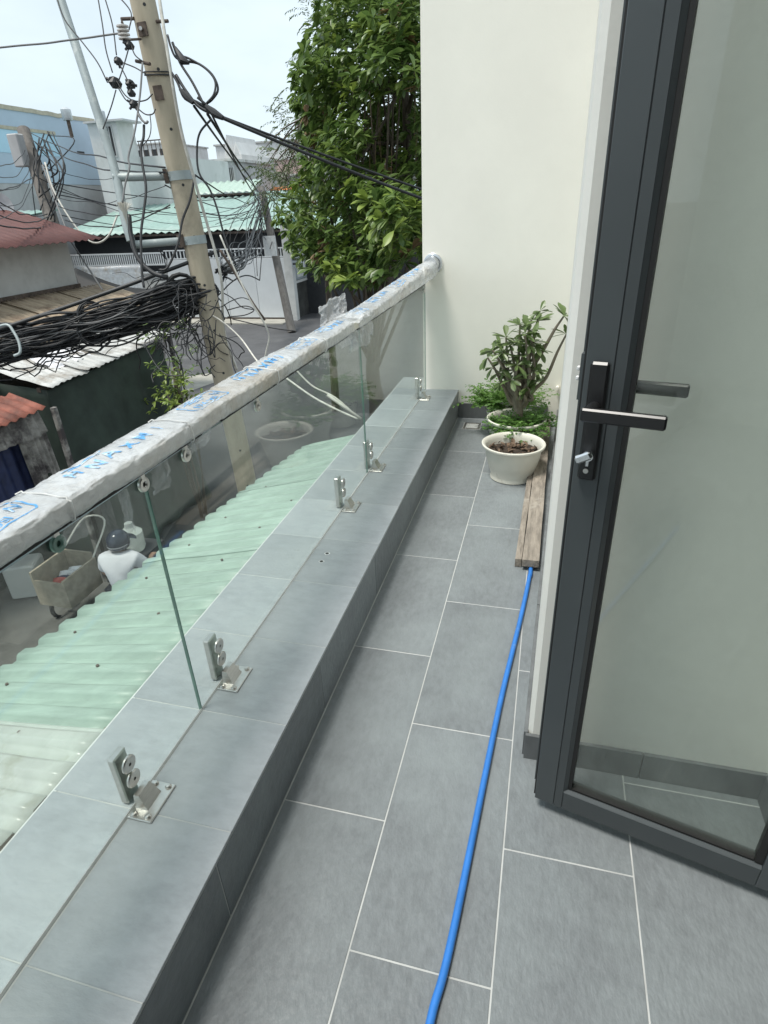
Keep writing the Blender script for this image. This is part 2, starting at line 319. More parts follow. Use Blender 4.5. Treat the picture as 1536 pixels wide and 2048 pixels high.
# kerb
kb = MB().box((GX + .01, -2.3, -3.6), (-.5765, 4.42, .1990)).build('balcony_kerb', M['grout'], label='low balcony kerb clad in grey slate tiles under the glass', cat='kerb')
ky = [-2.2, -1.87, -1.55, -1.23, -.9, -.57, -.25, .06, .376, .696, 1.0, 1.312, 1.636, 1.945, 2.276, 2.62, 2.955, 3.296, 3.63, 3.95, 4.425]
for a, b in zip(ky[:-1], ky[1:]):
    g = .0013
    for (x0, x1) in ((GX, -.8225), (-.8195, -.575)):
        MB().box((x0, a + g, .1925), (x1, b - g, .2), .001).build('tile', M['tile_kerb_lit'], kb)
fy = [-2.29, -1.8, -1.2, -.6, .01, .628, 1.25, 1.87, 2.5, 3.12, 3.55, 4.12]
for a, b in zip(fy[:-1], fy[1:]):
    MB().box((-.5835, a + .0018, .004), (-.575, b - .0018, .1875), .001).build('tile', M['tile'], kb)
MB().box((GX - .004, -2.3, -.3), (GX + .008, 4.42, .1985)).build('edge_strip', M['seal'], kb)
# two drilled holes where a clamp is missing
for (x, y) in ((-.757, 1.834), (-.759, 1.775)):
    m = MB().lathe((x, y, .2), [(.0001, .0006), (.0075, .0006), (.0075, .0002)], 14); m.build('drill_hole', M['rubber'], kb)  # flat black disc paints the dark inside of the hole
    MB().lathe((x, y, .2), [(.0076, .0004), (.009, .0007), (.0115, .0003)], 14, .5).build('drill_dust', M['seal'], kb)
# walls
ew = MB().box((-.828, EW, -3.6), (3.2, EW + .28, 6.5)).build('end_wall', M['wall'], label='cream painted end wall closing the balcony', cat='wall')
for a, b in ((-.574, -.24), (-.237, .0485)): MB().box((a, EW - .012, 0), (b, EW, .107), .001).build('skirting_tile', M['skirt'], ew)
SX = lambda y: .040 + (y - FW) * .0278                 # face of the projecting wall, running very slightly out of parallel
CH = .013
PL = [(SX(FW + CH), FW + CH), (SX(EW), EW - .001), (3.2, EW - .001), (3.2, FW), (.040 + CH, FW)]
pw = MB().add([V((x, y, z)) for z in (-3.6, 6.5) for (x, y) in PL], [(4, 3, 2, 1, 0), (5, 6, 7, 8, 9)] + [(k, (k + 1) % 5, (k + 1) % 5 + 5, k + 5) for k in range(5)]).build('side_wall', M['wall2'], label='white wall with chamfered corner projecting beside the open glass door', cat='wall')
# the arris along the corner of the short wall, a hair proud
y = FW
for a, b in ((.0335, .335), (.338, .628)): MB().box((a, FW - .011, 0), (b, FW, .09), .001).build('skirting_tile', M['skirt'], pw)
while y < EW - .1:
    y1 = min(y + .6, EW - .013); c = V(((SX(y) + SX(y1)) / 2 - .0056, (y + y1) / 2, .045)); ey = V((SX(y1) - SX(y), y1 - y, 0)).normalized()
    MB().obox(c, ey.cross(V((0, 0, 1))), ey, V((0, 0, 1)), (.0055, (y1 - y) / 2 - .002, .045), .001).build('skirting_tile', M['skirt'], pw); y += .6
fa = MB()
fa.box((.632, .985, -3.6), (.80, FW - .001, 6.5)).box((.632, -1.6, 2.35), (.80, .984, 6.5)).box((.632, -4, -3.6), (.80, -1.6, 6.5))
fac = fa.build('house_front_wall', M['wall2'], label='white house front wall around the balcony doorway', cat='wall')
MB().box((.622, .985, 0), (.632, FW - .013, .09), .001).build('skirting_tile', M['skirt'], fac)
df = MB().box((.640, .935, .0), (.72, .984, 2.35)).box((.640, -1.6, .0), (.72, -1.55, 2.35)).box((.640, -1.55, 2.30), (.72, .935, 2.35)); df.build('door_frame', M['alu'], fac)
rm = MB().box((.80, -1.6, -.16), (5.0, 1.2, -.004)).box((5.0, -1.6, -.16), (5.1, 1.2, 2.8)).box((.80, 1.09, -.003), (5.0, 1.2, 2.7)).box((.80, -1.7, -.16), (5.0, -1.6, 2.8)).box((.80, -1.6, 2.7), (5.0, 1.2, 2.8))
rm.build('room', M['room'], fac)
MB().box((-.828, -2.6, -3.6), (.631, -2.3, 6.5)).build('end_wall', M['wall'], label='cream end wall at the other end of the balcony behind the camera', cat='wall')
# plug on the end wall
pl = MB().cyl((.100, EW, .243), (.095, EW - .035, .243), .009, 12).cyl((.095, EW - .035, .243), (.095, EW - .045, .243), .012, 12)
pl.build('pipe_plug', M['wall'], label='small white pipe plug sticking out of the cream end wall', cat='plug')
# drain
dr = thing('floor_drain', 'square steel floor drain in the corner by the end wall', 'drain', (-.452, 3.94, 0))
m = MB()
for a, b in (((-.509, 3.878, -.008), (-.395, 3.893, .002)), ((-.509, 3.987, -.008), (-.395, 4.002, .002)), ((-.509, 3.8935, -.008), (-.494, 3.9865, .002)), ((-.410, 3.8935, -.008), (-.395, 3.9865, .002))): m.box(a, b)
m.build('frame', M['steel'], dr); MB().box((-.493, 3.894, -.012), (-.411, 3.986, -.006)).build('sump', M['dark'], dr)
for k in range(5):
    r0 = .008 + k * .008; MB().lathe((-.452, 3.94, -.005), [(r0, 0), (r0, .003), (r0 + .004, .003), (r0 + .004, 0)], 24).build('grate_ring', M['steel'], dr)
# ---------------------------------------------------------------- glass balustrade
def gx(y): return -.826 + (y - .5) * .0062             # the glass line leans a little towards the wall
balu = thing('glass_balustrade', 'frameless clear glass balustrade standing along the middle of the kerb', 'balustrade', (-.82, 1.5, .203))
def panel(y0, y1, label):
    t = balu
    zt0, zt1 = .888 + .008 * y0, .888 + .008 * y1
    a0, a1 = gx(y0), gx(y1); th = .0065; z0 = .2004
    P = [V((a0 - th, y0, z0)), V((a0, y0, z0)), V((a1 - th, y1, z0)), V((a1, y1, z0)), V((a0 - th, y0, zt0)), V((a0, y0, zt0)), V((a1 - th, y1, zt1)), V((a1, y1, zt1))]
    m = MB().add(P, [(0, 4, 6, 2), (1, 3, 7, 5)]); m.cur = 1; m.add(P, [(4, 5, 7, 6), (0, 1, 5, 4), (2, 6, 7, 3)]); pass
    # normals of the two big faces must point outwards
    m.f[0] = [0, 4, 6, 2][::-1]; m.f[1] = [1, 3, 7, 5]
    t = m.build('glass_panel', [M['glass'], M['edge'], M['seal']], t, label=label)
    MB().add([V((a + dx, y, z)) for z, da in ((.2002, .0036), (.2062, .0012)) for (a, y, dx) in ((a0, y0, .0002), (a0, y0, da), (a1, y1, da), (a1, y1, .0002))],
             [(0, 3, 2, 1), (4, 5, 6, 7), (1, 2, 6, 5), (0, 4, 7, 3), (0, 1, 5, 4), (2, 3, 7, 6)]).build('silicone_bead', M['seal'], t)
panel(-.9, .999, 'nearest clear glass panel at the lower left edge')
panel(1.004, 2.602, 'long middle glass panel between the two seams')
panel(2.607, 4.085, 'far glass panel ending at the cream end wall')
def clamp(yc, label):
    x = gx(yc); t = thing('glass_clamp', label, 'clamp', (x, yc, .2), 'steel glass clamps along the kerb')
    X = V((1, 0, 0)); Y = V((0, 1, 0)); Z = V((0, 0, 1))
    MB().box((x + .004, yc - .05, .2005), (x + .066, yc + .05, .206), .0015).build('base_plate', M['steel'], t)
    b = MB(); q = .026; x0, x1, xt = x + .0105, x + .043, x + .024
    vs = [V((x0, yc - q, .206)), V((x1, yc - q, .206)), V((x1, yc + q, .206)), V((x0, yc + q, .206)), V((x0, yc - q * .8, .243)), V((xt, yc - q * .8, .243)), V((xt, yc + q * .8, .243)), V((x0, yc + q * .8, .243))]
    b.add(vs, [(0, 3, 2, 1), (4, 5, 6, 7), (0, 1, 5, 4), (1, 2, 6, 5), (2, 3, 7, 6), (3, 0, 4, 7)]).build('block', M['steel'], t)
    MB().box((x - .031, yc - .021, .204), (x - .0115, yc + .021, .345), .003).build('upright', M['steel'], t)
    for z in (.272, .318):
        d = MB().lathe((0, 0, 0), [(.0001, 0), (.019, 0), (.021, .002), (.021, .006), (.0185, .008), (.0001, .008)], 22)
        d.v = [V((x + .0005 + p.z, yc + p.x, z + p.y)) for p in d.v]; dd = d.build('disc', M['steel'], t); smooth_by_angle(dd)
        h = MB().lathe((0, 0, 0), [(.0001, .0085), (.004, .0085), (.004, .0082)], 8); h.v = [V((x + p.z, yc + p.x, z + p.y)) for p in h.v]; h.build('socket', M['rubber'], dd)
    for (bx, by) in ((x + .018, yc - .041), (x + .052, yc - .039), (x + .053, yc + .040), (x + .018, yc + .041)):
        bb = MB().lathe((bx, by, .206), [(.0075, 0), (.0075, .003), (.005, .006), (.0001, .0068)], 10); smooth_by_angle(bb.build('bolt', M['steel'], t))
for y_, lab in ((.722, 'steel glass clamp nearest the camera on the kerb'), (1.127, 'second steel clamp just past the near glass seam'), (2.228, 'third steel clamp just before the far glass seam'),
                (2.672, 'fourth steel clamp just past the far glass seam'), (3.887, 'small farthest steel clamp beside the cream end wall')): clamp(y_, lab)
# ---------------------------------------------------------------- handrail, wrapped in printed plastic film
hr = thing('handrail', 'long steel handrail wrapped in blue printed plastic film', 'handrail', (-.82, 1.5, .93))
RX0, RX1, RZ0, RZ1 = -.872, -.774, .932, .968
MB().box((RX0, -.9, RZ0), (RX1, 4.1, RZ1), .004).build('rail_tube', M['steel'], hr)
def film_at(y, t):
    """point on the wrap; t runs round the section from the inner bottom corner over the top to the outer side"""
    k = max(0, (y - 2.7) / 1.4); k = min(k, 1)
    cx = -.823 + .06 * k; cz = .951 + .062 * k; hw = .0505 + .0 * k; hh = .0205 + .028 * k
    a = t * TAU; ca, sa = math.cos(a), math.sin(a); p = 6 - 3.4 * k
    x = cx + hw * math.copysign(abs(ca) ** (2 / p), ca); z = cz + hh * math.copysign(abs(sa) ** (2 / p), sa)
    n1 = noise.noise(V((y * 9, a * 1.2, 3))); n2 = noise.noise(V((y * 26, a * 3, 9))); n3 = noise.noise(V((y * 4.3 + math.sin(a), 17, a * .6)))
    n4 = abs(noise.noise(V((y * 15 + a, a * 2.2 - y * 7, 21)))); n5 = abs(noise.noise(V((y * 34 - a * 3, a * 4, 33))))
    puff = (.0016 * n1 + .0008 * n2 + .0036 * max(0, n3) - .0032 * (1 - min(1, n4 * 5)) - .0014 * (1 - min(1, n5 * 5))) * (1 + 1.1 * k) + .0034
    if sa > .2 and ca < 0: puff += .005 * max(0, noise.noise(V((y * 2.6, 5, 1)))) + .002
    return V((x + ca * puff, y, z + sa * puff))
def film(y0, y1, n):
    m = MB(); NS = 40; vs = []; fs = []
    for i in range(n + 1):
        y = y0 + (y1 - y0) * i / n
        for k in range(NS): 
            p = film_at(y, k / NS)
            if i in (0, n): p.y += .012 * noise.noise(V((k * .5, y0, 4)))
            vs.append(p)
    for i in range(n):
        for k in range(NS): fs.append((i * NS + k, i * NS + (k + 1) % NS, (i + 1) * NS + (k + 1) % NS, (i + 1) * NS + k))
    m.add(vs, fs).build('plastic_film', M['film'], hr, True)
film(-.9, 2.40, 560); film(2.475, 4.06, 300)
fg = MB().lathe((0, 0, 0), [(.046, .0), (.062, .0), (.064, .003), (.064, .009), (.060, .013), (.048, .014), (.046, .012)], 40)
fg.v = [V((-.757 + p.x, EW - p.z, 1.035 + p.y)) for p in fg.v]; smooth_by_angle(fg.build('wall_flange', M['chrome'], hr))
hub = MB().cyl((-.757, 4.02, 1.033), (-.757, EW - .002, 1.035), .045, 32); smooth_by_angle(hub.build('rail_end', M['chrome'], hr))
# brackets between rail and glass
for (yb, mt) in ((.735, 'edge'), (.99, 'steel'), (1.16, 'steel'), (1.55, 'steel'), (4.03, 'steel')):
    x = gx(yb); b = MB().box((x + .001, yb - .006, .895), (x + .008, yb + .006, .934)); br = b.build('bracket', M['steel'], hr)
    d = MB().lathe((0, 0, 0), [(.005, .004), (.008, .007), (.0155, .007), (.017, .005), (.017, 0), (.0001, 0)], 24)
    d.v = [V((x + .0012 + p.z, yb + p.x, .880 + p.y)) for p in d.v]; smooth_by_angle(d.build('disc', M[mt], br))
MB().box((-.83, -.9, .918), (-.79, 1.2, .9318)).box((-.83, 1.3, .918), (-.79, 2.38, .9318)).box((-.83, 2.5, .918), (-.79, 4.02, .9318)).build('dark_gap_strip', M['rubber'], hr)  # added black strip stands in for the dark gap under the rail
# printing on the film
def lettering(txt, yc, xc, size, flip=False, name='lettering', wide=1.0):
    cu = bpy.data.curves.new('t', 'FONT'); cu.body = txt; cu.size = size; cu.align_x = 'CENTER'; cu.align_y = 'CENTER'; cu.offset = size * .022; cu.resolution_u = 3
    ob = bpy.data.objects.new('t', cu); COL.objects.link(ob); bpy.context.view_layer.update()
    me = bpy.data.meshes.new_from_object(ob.evaluated_get(bpy.context.evaluated_depsgraph_get())); bpy.data.objects.remove(ob)
    import bmesh
    bm = bmesh.new(); bm.from_mesh(me); bmesh.ops.triangulate(bm, faces=bm.faces[:]); bmesh.ops.subdivide_edges(bm, edges=[e for e in bm.edges if e.calc_length() > .004], cuts=1)
    m = MB(); vs = []
    for q in bm.verts:
        a, b = q.co.x * wide, q.co.y
        if flip: a, b = -a, -b
        vs.append(top_of(yc + a, xc - b))
    bm.verts.index_update(); m.add(vs, [[q.index for q in f.verts] for f in bm.faces]); bm.free()
    m.build(name, M['ink'], hr)
def top_of(y, x):
    k = min(max(0, (y - 2.7) / 1.4), 1); cx = -.823 + .06 * k
    best = None
    lo, hi = .02, .48
    for _ in range(14):
        t = (lo + hi) / 2
        if film_at(y, t).x > x: lo = t
        else: hi = t
    p = film_at(y, (lo + hi) / 2); return V((x, y, p.z + .0008))
def strip(y0, y1, x0, x1, name='print_bar'):
    m = MB(); n = max(2, int(abs(y1 - y0) / .008)); vs = []; fs = []
    for i in range(n + 1):
        y = y0 + (y1 - y0) * i / n; vs += [top_of(y, x0 + (x1 - x0) * j / 3) for j in range(4)]
    for i in range(n):
        for j in range(3): a = i * 4 + j; fs.append((a, a + 1, a + 5, a + 4))
    m.add(vs, fs).build(name, M['ink'], hr)
def outline(yc, xc, ly, lx, r=.012, wd=.0022):
    pts = []
    for (sx, sy, a0) in ((1, 1, 0), (-1, 1, 90), (-1, -1, 180), (1, -1, 270)):
        for k in range(5): a = math.radians(a0 + 22.5 * k); pts.append((xc + sx * (lx / 2 - r) + r * math.cos(a), yc + sy * (ly / 2 - r) + r * math.sin(a)))
    P2 = []
    for i in range(len(pts)):
        p, q = pts[i], pts[(i + 1) % len(pts)]; n = max(1, int(math.dist(p, q) / .01))
        for k in range(n): P2.append((p[0] + (q[0] - p[0]) * k / n, p[1] + (q[1] - p[1]) * k / n))
    vs = []; fs = []
    for (x, y) in P2:
        d = V((x - xc, y - yc)); s_ = 1 - wd * 2 / max(.02, d.length); vs += [top_of(y, x), top_of(yc + d.y * s_, xc + d.x * s_)]
    n = len(P2)
    for i in range(n): a, b = 2 * i, 2 * ((i + 1) % n); fs.append((a, a + 1, b + 1, b))
    MB().add(vs, fs).build('print_outline', M['ink'], hr)
yy = .62; k = 0
while yy < 3.9:
    xc = -.826 + (.06 * min(max(0, (yy - 2.7) / 1.4), 1))
    if k % 2 == 0:
        outline(yy, xc, .17, .062); lettering('ISO 9001', yy - .012, xc + .012, .026, True); strip(yy - .06, yy + .03, xc - .022, xc - .019); strip(yy - .05, yy + .02, xc - .014, xc - .011)
        lettering('N', yy + .062, xc - .006, .03, True)
    else:
        for j, ch in enumerate('HNAXMI'): lettering(ch, yy - .13 + j * .052, xc + (.004 if j % 2 else -.003), .046 if j else .038, j % 3 == 1, wide=1.1)
        strip(yy - .13, yy - .02, xc - .034, xc - .030); strip(yy - .12, yy - .03, xc - .027, xc - .024)
    yy += .335; k += 1
    if 2.36 < yy < 2.5: yy = 2.62
# loose film at the joint of the two wrapped lengths and rags of it under the rail
def crumple(c, du, dv, nu, nv, amp, seed, name='film_scrap'):
    c, du, dv = V(c), V(du), V(dv); nr = du.cross(dv).normalized()
    def fn(u, v):
        p = c + du * (u - .5) + dv * (v - .5); s_ = noise.noise(V((u * 3.1, v * 3.1, seed))) + .5 * noise.noise(V((u * 8, v * 8, seed)))
        e = noise.noise(V((u * 4, seed, v * 4))) * .35
        return p + nr * (amp * s_) + du * (e * .3) + dv * (e * .3)
    MB().sheet(fn, nu, nv, .0006).build(name, M['scrap'], hr)
crumple((-.868, 2.43, 1.0), (.10, .06, .05), (-.03, .05, .10), 14, 14, .035, 3)
crumple((-.785, 2.56, .90), (.015, .20, .0), (.03, .01, .14), 16, 14, .03, 8)
crumple((-.80, 2.42, .985), (.12, 0, 0), (0, .10, .03), 12, 12, .02, 14)
crumple((-.79, 2.34, .91), (.01, .12, 0), (.005, 0, .05), 12, 8, .014, 21)
crumple((-.800, 1.03, .885), (.012, .05, 0), (.005, .01, .07), 10, 12, .016, 31)
crumple((-.800, 1.20, .905), (.012, .08, 0), (.02, .01, .05), 10, 10, .016, 37)
crumple((-.800, .90, .865), (.008, .018, 0), (.004, .0, .10), 6, 16, .014, 41)
crumple((-.79, .75, .90), (.012, .05, 0), (.005, .0, .04), 8, 8, .014, 51)
crumple((-.80, 3.55, .95), (.02, .16, 0), (.01, .0, .06), 14, 8, .015, 61)
for (y, s_) in ((.74, 1), (1.13, 2), (1.62, 1), (2.05, 1)):
    tie = [film_at(y + .004 * math.sin(a * 3), a / 20) + V((0, 0, 0)) for a in range(-3, 12)]
    tie = [p + (p - V((-.823, p.y, .951))).normalized() * .003 for p in tie]; MB().tube(tie, .0016, 5).build('tie', M['seal'], hr)
# ---------------------------------------------------------------- glass door
P0 = V((.067, 1.052, 0)); DD = V((.971, -.238, 0)).normalized(); DN = V((-.238, -.971, 0)).normalized()   # DN points at the camera side
Zv = V((0, 0, 1))
door = thing('glass_door', 'open dark grey aluminium glass door with black lever handle', 'door', P0)
LW, LH, TH = .556, 2.28, .046
def dbox(s0, s1, z0, z1, n0, n1, bev=0., m=None):
    c = P0 + DD * ((s0 + s1) / 2) + Zv * ((z0 + z1) / 2) + DN * ((n0 + n1) / 2)
    return (m or MB()).obox(c, DD, DN, Zv, (abs(s1 - s0) / 2, abs(n1 - n0) / 2, abs(z1 - z0) / 2), bev)
dbox(0, .0465, .04, LH, -TH, 0, .0012).build('stile', M['alu'], door)
dbox(.0475, .0665, .04, LH, -TH, 0, .0008).build('stile_cover', M['alu'], door)
dbox(.0467, .0474, .05, LH - .01, -TH + .004, -.002).build('groove', M['rubber'], door)
def bead(a0, a1, b0, b1, horiz):
    """bevelled glazing bead between the frame face and the glass"""
    m = MB(); vs = []
    for t in (a0, a1):
        for (b, n) in ((b0, 0), (b1, -.007), (b1, -.016), (b0, -.016)): vs.append(P0 + (DD * t + Zv * b if horiz else DD * b + Zv * t) + DN * n)
    m.add(vs, [(0, 1, 5, 4), (1, 2, 6, 5), (2, 3, 7, 6), (3, 0, 4, 7), (0, 3, 2, 1), (4, 5, 6, 7)]); m.build('glazing_bead', M['alu'], door)
bead(.105, LH - .09, .0667, .0745, False); bead(.105, LH - .09, LW - .0745, LW - .0667, False) if False else None
dbox(.0745, .083, .108, LH - .09, -.03, -.008).build('gasket', M['rubber'], door)
dbox(LW - .068, LW, .04, LH, -TH, 0, .0012).build('stile', M['alu'], door)
dbox(LW - .084, LW - .0685, .108, LH - .09, -.03, -.006).build('gasket', M['rubber'], door)
dbox(.0672, LW - .0687, .04, .098, -TH, -.0003, .0012).build('bottom_rail', M['alu'], door)
bead(.0667, LW - .0687, .0985, .105, True); dbox(.0747, LW - .085, .1052, .111, -.03, -.009).build('gasket', M['rubber'], door)
dbox(.0672, LW - .0687, LH - .08, LH, -TH, -.0003, .0012).build('top_rail', M['alu'], door)
dbox(.080, LW - .080, .108, LH - .082, -.025, -.017).build('pane', M['dglass'], door)
dbox(-.0045, -.0002, .045, LH, -TH + .012, -.008).build('edge_seal', M['rubber'], door)
dbox(-.011, -.0046, .07, LH, -TH + .002, -.030).build('rebate_flange', M['alu'], door)
lt = dbox(-.010, -.0046, 1.08, 1.16, -.029, -.009).build('latch_plate', M['alu'], door)
for z in (1.116, 1.133): dbox(-.017, -.0102, z - .004, z + .004, -.023, -.015, .002).build('latch_bolt', M['seal'], lt)
hs = dbox(.0095, .0405, .938, 1.152, .0004, .010, .004).build('handle_plate', M['black'], door)
nk = MB().tube([P0 + DD * .024 + Zv * 1.075 + DN * .01, P0 + DD * .024 + Zv * 1.075 + DN * .047], .011, 14); smooth_by_angle(nk.build('lever_neck', M['black'], hs))
lv = MB(); lv.obox(P0 + DD * .077 + Zv * 1.075 + DN * .052, DD, DN, Zv, (.066, .007, .0115), .003); smooth_by_angle(lv.build('lever', M['black'], hs))
tt = MB().tube([P0 + DD * .026 + Zv * .990 + DN * .010, P0 + DD * .026 + Zv * .990 + DN * .024], .0095, 16); smooth_by_angle(tt.build('cylinder', M['chrome'], hs))
ax = (DD * .86 + Zv * .5).normalized(); MB().obox(P0 + DD * .020 + Zv * .989 + DN * .029, ax, DN, ax.cross(DN), (.0145, .0045, .0075), .003).build('thumb_turn', M['chrome'], hs)
dbox(.0215, .0285, .966, .986, .0103, .0135, .0015).build('key_slot', M['chrome'], hs)
sc_ = MB().tube([P0 + DD * .024 + Zv * .957 + DN * .0101, P0 + DD * .024 + Zv * .957 + DN * .012], .0048, 12); sw = sc_.build('screw', M['steel'], hs)
hp2 = dbox(.0095, .0405, .938, 1.152, -TH - .010, -TH - .0004, .004).build('handle_plate', M['black'], door)
MB().tube([P0 + DD * .024 + Zv * 1.09 - DN * (TH + .01), P0 + DD * .024 + Zv * 1.09 - DN * (TH + .047)], .011, 14).build('lever_neck', M['black'], hp2)
lv = MB(); lv.obox(P0 + DD * .088 + Zv * 1.088 - DN * (TH + .052), DD, DN, Zv, (.074, .007, .0115), .003); smooth_by_angle(lv.build('lever', M['black'], hp2))
for z in (.3, 1.15, 2.0):
    hg = MB().tube([P0 + DD * (LW + .006) + Zv * (z - .05) + DN * .006, P0 + DD * (LW + .006) + Zv * (z + .05) + DN * .006], .009, 12); smooth_by_angle(hg.build('hinge', M['black'], door))
# ---------------------------------------------------------------- planks, hose
def plank(x0, x1, y0, y1, z0, z1, skew, label, seed):
    m = MB(); n = 26; vs = []; fs = []
    for i in range(n + 1):
        t = i / n; y = y0 + (y1 - y0) * t; d = skew * t
        for (x, z) in ((x0, z0), (x1, z0), (x1, z1), (x0, z1)):
            j = V((noise.noise(V((y * 5, x * 40, seed))), 0, noise.noise(V((y * 6, z * 90, seed + 3))))) * .0022; vs.append(V((x + d, y, z)) + j + (V((0, .012 * noise.noise(V((x * 60, z * 50, seed)))), 0) if False else V((0, 0, 0))))
    for i in range(n):
        for k in range(4): fs.append((i * 4 + k, i * 4 + (k + 1) % 4, (i + 1) * 4 + (k + 1) % 4, (i + 1) * 4 + k))
    fs += [(3, 2, 1, 0), (n * 4, n * 4 + 1, n * 4 + 2, n * 4 + 3)]
    m.add(vs, fs).build('plank', M['wood'], label=label, cat='plank', group='old planks beside the pots')
plank(-.022, .046, 2.168, 4.0, .0215, .054, .026, 'wide weathered plank along the wall skirting behind the pots', 3)
plank(-.052, -.0255, 2.19, 3.3, .003, .040, .016, 'narrow weathered strip of wood on the floor side of the plank', 11)
hp = spline([(-.135, -.6, .011), (-.118, .3, .011), (-.107, .54, .011), (-.089, .70, .011), (-.050, 1.33, .011), (-.026, 1.62, .011), (-.008, 1.82, .011), (.012, 2.1, .011), (.016, 2.3, .0105), (.020, 3.9, .0105)], 14)
smooth_by_angle(MB().tube(hp, .0086, 14).build('water_pipe', M['hose'], label='long blue plastic pipe lying on the floor tiles', cat='pipe'))
MB().tube(spline([(.0, 1.55, .004), (.0, 1.9, .004), (-.008, 2.15, .004)], 6), .003, 6).build('thin_cord', M['cablew'], label='short thin white cord beside the blue pipe', cat='cord') if False else None
# ---------------------------------------------------------------- pots
def pot(c, r, h, label, seed, prof=None, squash=1.0, soil_z=.72):
    t = thing('flower_pot', label, 'flower pot', c, 'white plastic flower pots')
    p = prof or [(.0001, .0), (.66, .0), (.69, .02), (.67, .09), (.66, .12), (.76, .35), (.85, .62), (.885, .84), (.90, .87), (.985, .92), (1.0, .955), (.995, .985), (.965, 1.0), (.93, .985), (.885, .95), (.86, .86), (.83, .66), (.0001, .64)]
    m = MB().lathe(c, [(a * r, b * h) for a, b in p], 56, .025, squash); o = m.build('pot', M['pot'], t); smooth_by_angle(o, 50)
    def fn(u, v):
        a = u * TAU; q = v * .845 * r; return V((c[0] + math.cos(a) * q * squash, c[1] + math.sin(a) * q, c[2] + h * soil_z + .008 * noise.noise(V((math.cos(a) * q * 30, math.sin(a) * q * 30, seed)))))
    s_ = MB(); vs = []; fs = []
    for i in range(40):
        for j in range(9): vs.append(fn(i / 40, j / 8))
    for i in range(40):
        for j in range(8): fs.append((i * 9 + j, i * 9 + j + 1, ((i + 1) % 40) * 9 + j + 1, ((i + 1) % 40) * 9 + j))
    s_.add(vs, fs).build('soil', M['soil'], t, True); return t
p1 = pot((-.128, 3.13, 0), .174, .205, 'empty white pot of dark soil in front of the plants', 2)
lv_, lf_ = leaf_template(.045, .022, .3, .5); lm = bpy.data.meshes.new('dead_leaf'); lm.from_pydata([p - V((0, .02, 0)) for p in lv_], [], lf_); lm.materials.append(M['dead'])
for k in range(70):
    a = rnd.random() * TAU; q = .135 * math.sqrt(rnd.random()); mw = Matrix.Translation((-.128 + q * math.cos(a), 3.13 + q * math.sin(a), .158 + rnd.random() * .012)) @ Matrix.Rotation(rnd.random() * TAU, 4, 'Z') @ Matrix.Rotation(rnd.uniform(-.8, .8), 4, 'X') @ Matrix.Scale(rnd.uniform(.5, 1.1), 4)
    instance(lm, 'dead_leaf', p1, mw)
p2 = pot((-.135, 3.50, 0), .178, .225, 'white pot with a tall desert rose in it', 5)
p3 = pot((-.235, 3.85, 0), .135, .25, 'white patterned pot with a ferny plant at the back', 9)
for k in range(60):                                    # printed speckle band of the back pot: small raised dabs
    pass
sp = MB()
for k in range(150):
    a = rnd.uniform(math.pi * .9, math.pi * 2.1); z = rnd.uniform(.16, .215); q = .135 * (.885 + .0) + .002; s_ = rnd.uniform(.003, .007)
    c = V((-.235 + q * math.cos(a), 3.85 + q * math.sin(a), z)); tn = V((-math.sin(a), math.cos(a), 0)); sp.add([c - tn * s_, c + tn * s_ * .4 - Zv * s_, c + tn * s_, c + Zv * s_ * .7], [(0, 1, 2, 3)])
sp.build('pattern_band', M['rubber'], p3, kind='stuff')
# desert rose
LT, LF = leaf_template(.085, .030, .12, .25, .68, .05)
LT = [p * 1.08 for p in LT]; dl = bpy.data.meshes.new('leaf'); dl.from_pydata(LT, [], LF); dl.materials.append(M['leafp'])
dr_ = thing('desert_rose', 'desert rose plant with twisting grey stems in white pot', 'plant', (-.135, 3.50, .16))
def rosette(me, parent, p, axis, n, s0, s1, lo=.15, hi=1.0, sink=None):
    axis = axis.normalized(); a = axis.orthogonal().normalized(); b = axis.cross(a)
    for k in range(n):
        t = TAU * k / n * 1.0 + rnd.uniform(-.35, .35) + (k * 2.4); el = rnd.uniform(lo, hi); d = (a * math.cos(t) + b * math.sin(t)) * math.cos(el) + axis * math.sin(el)
        mw = Matrix.Translation(p) @ frame_to(d, rnd.uniform(-.5, .5)).to_4x4() @ Matrix.Scale(rnd.uniform(s0, s1), 4)
        if sink is None: instance(me, 'leaf', parent, mw)
        else: sink.append(mw)
YB = 3.50
tips = [(1080, 622, 3.52, 1), (1077, 642, 3.47, 1), (1040, 650, 3.5, 0), (1060, 660, 3.44, 0), (1070, 685, 3.46, 0), (1012, 675, 3.50, 0), (1020, 690, 3.44, 0), (985, 700, 3.47, 1), (1000, 695, 3.56, 0), (1003, 722, 3.48, 0), (985, 735, 3.5, 1), (1045, 712, 3.44, 0), (1072, 742, 3.42, 0), (1035, 730, 3.40, 0), (1030, 740, 3.5, 1), (1128, 632, 3.50, 2), (1133, 668, 3.53, 2), (1063, 640, 3.58, 0), (1078, 700, 3.5, 0), (1050, 668, 3.40, 0), (998, 745, 3.54, 1), (1072, 765, 3.46, 1), (1058, 690, 3.42, 0), (1000, 765, 3.46, 1), (1022, 760, 3.40, 0), (1055, 775, 3.41, 1), (975, 715, 3.52, 1), (1040, 690, 3.47, 0), (1005, 705, 3.43, 0)]
root = V((-.13, 3.50, .165)); caud = MB()
caud.tube([root + V((0, 0, -.03)), root + V((-.005, 0, .03)), root + V((0, -.005, .09)), root + V((.006, 0, .15))], [.045, .036, .03, .024], 14)
caud.tube(spline([root + V((-.0, 0, .04)), root + V((-.045, -.03, .012)), root + V((-.075, -.04, -.01))], 5), [.02] * 5 + [.016] * 5 + [.010], 8)
smooth_by_angle(caud.build('trunk', M['bark'], dr_), 60)
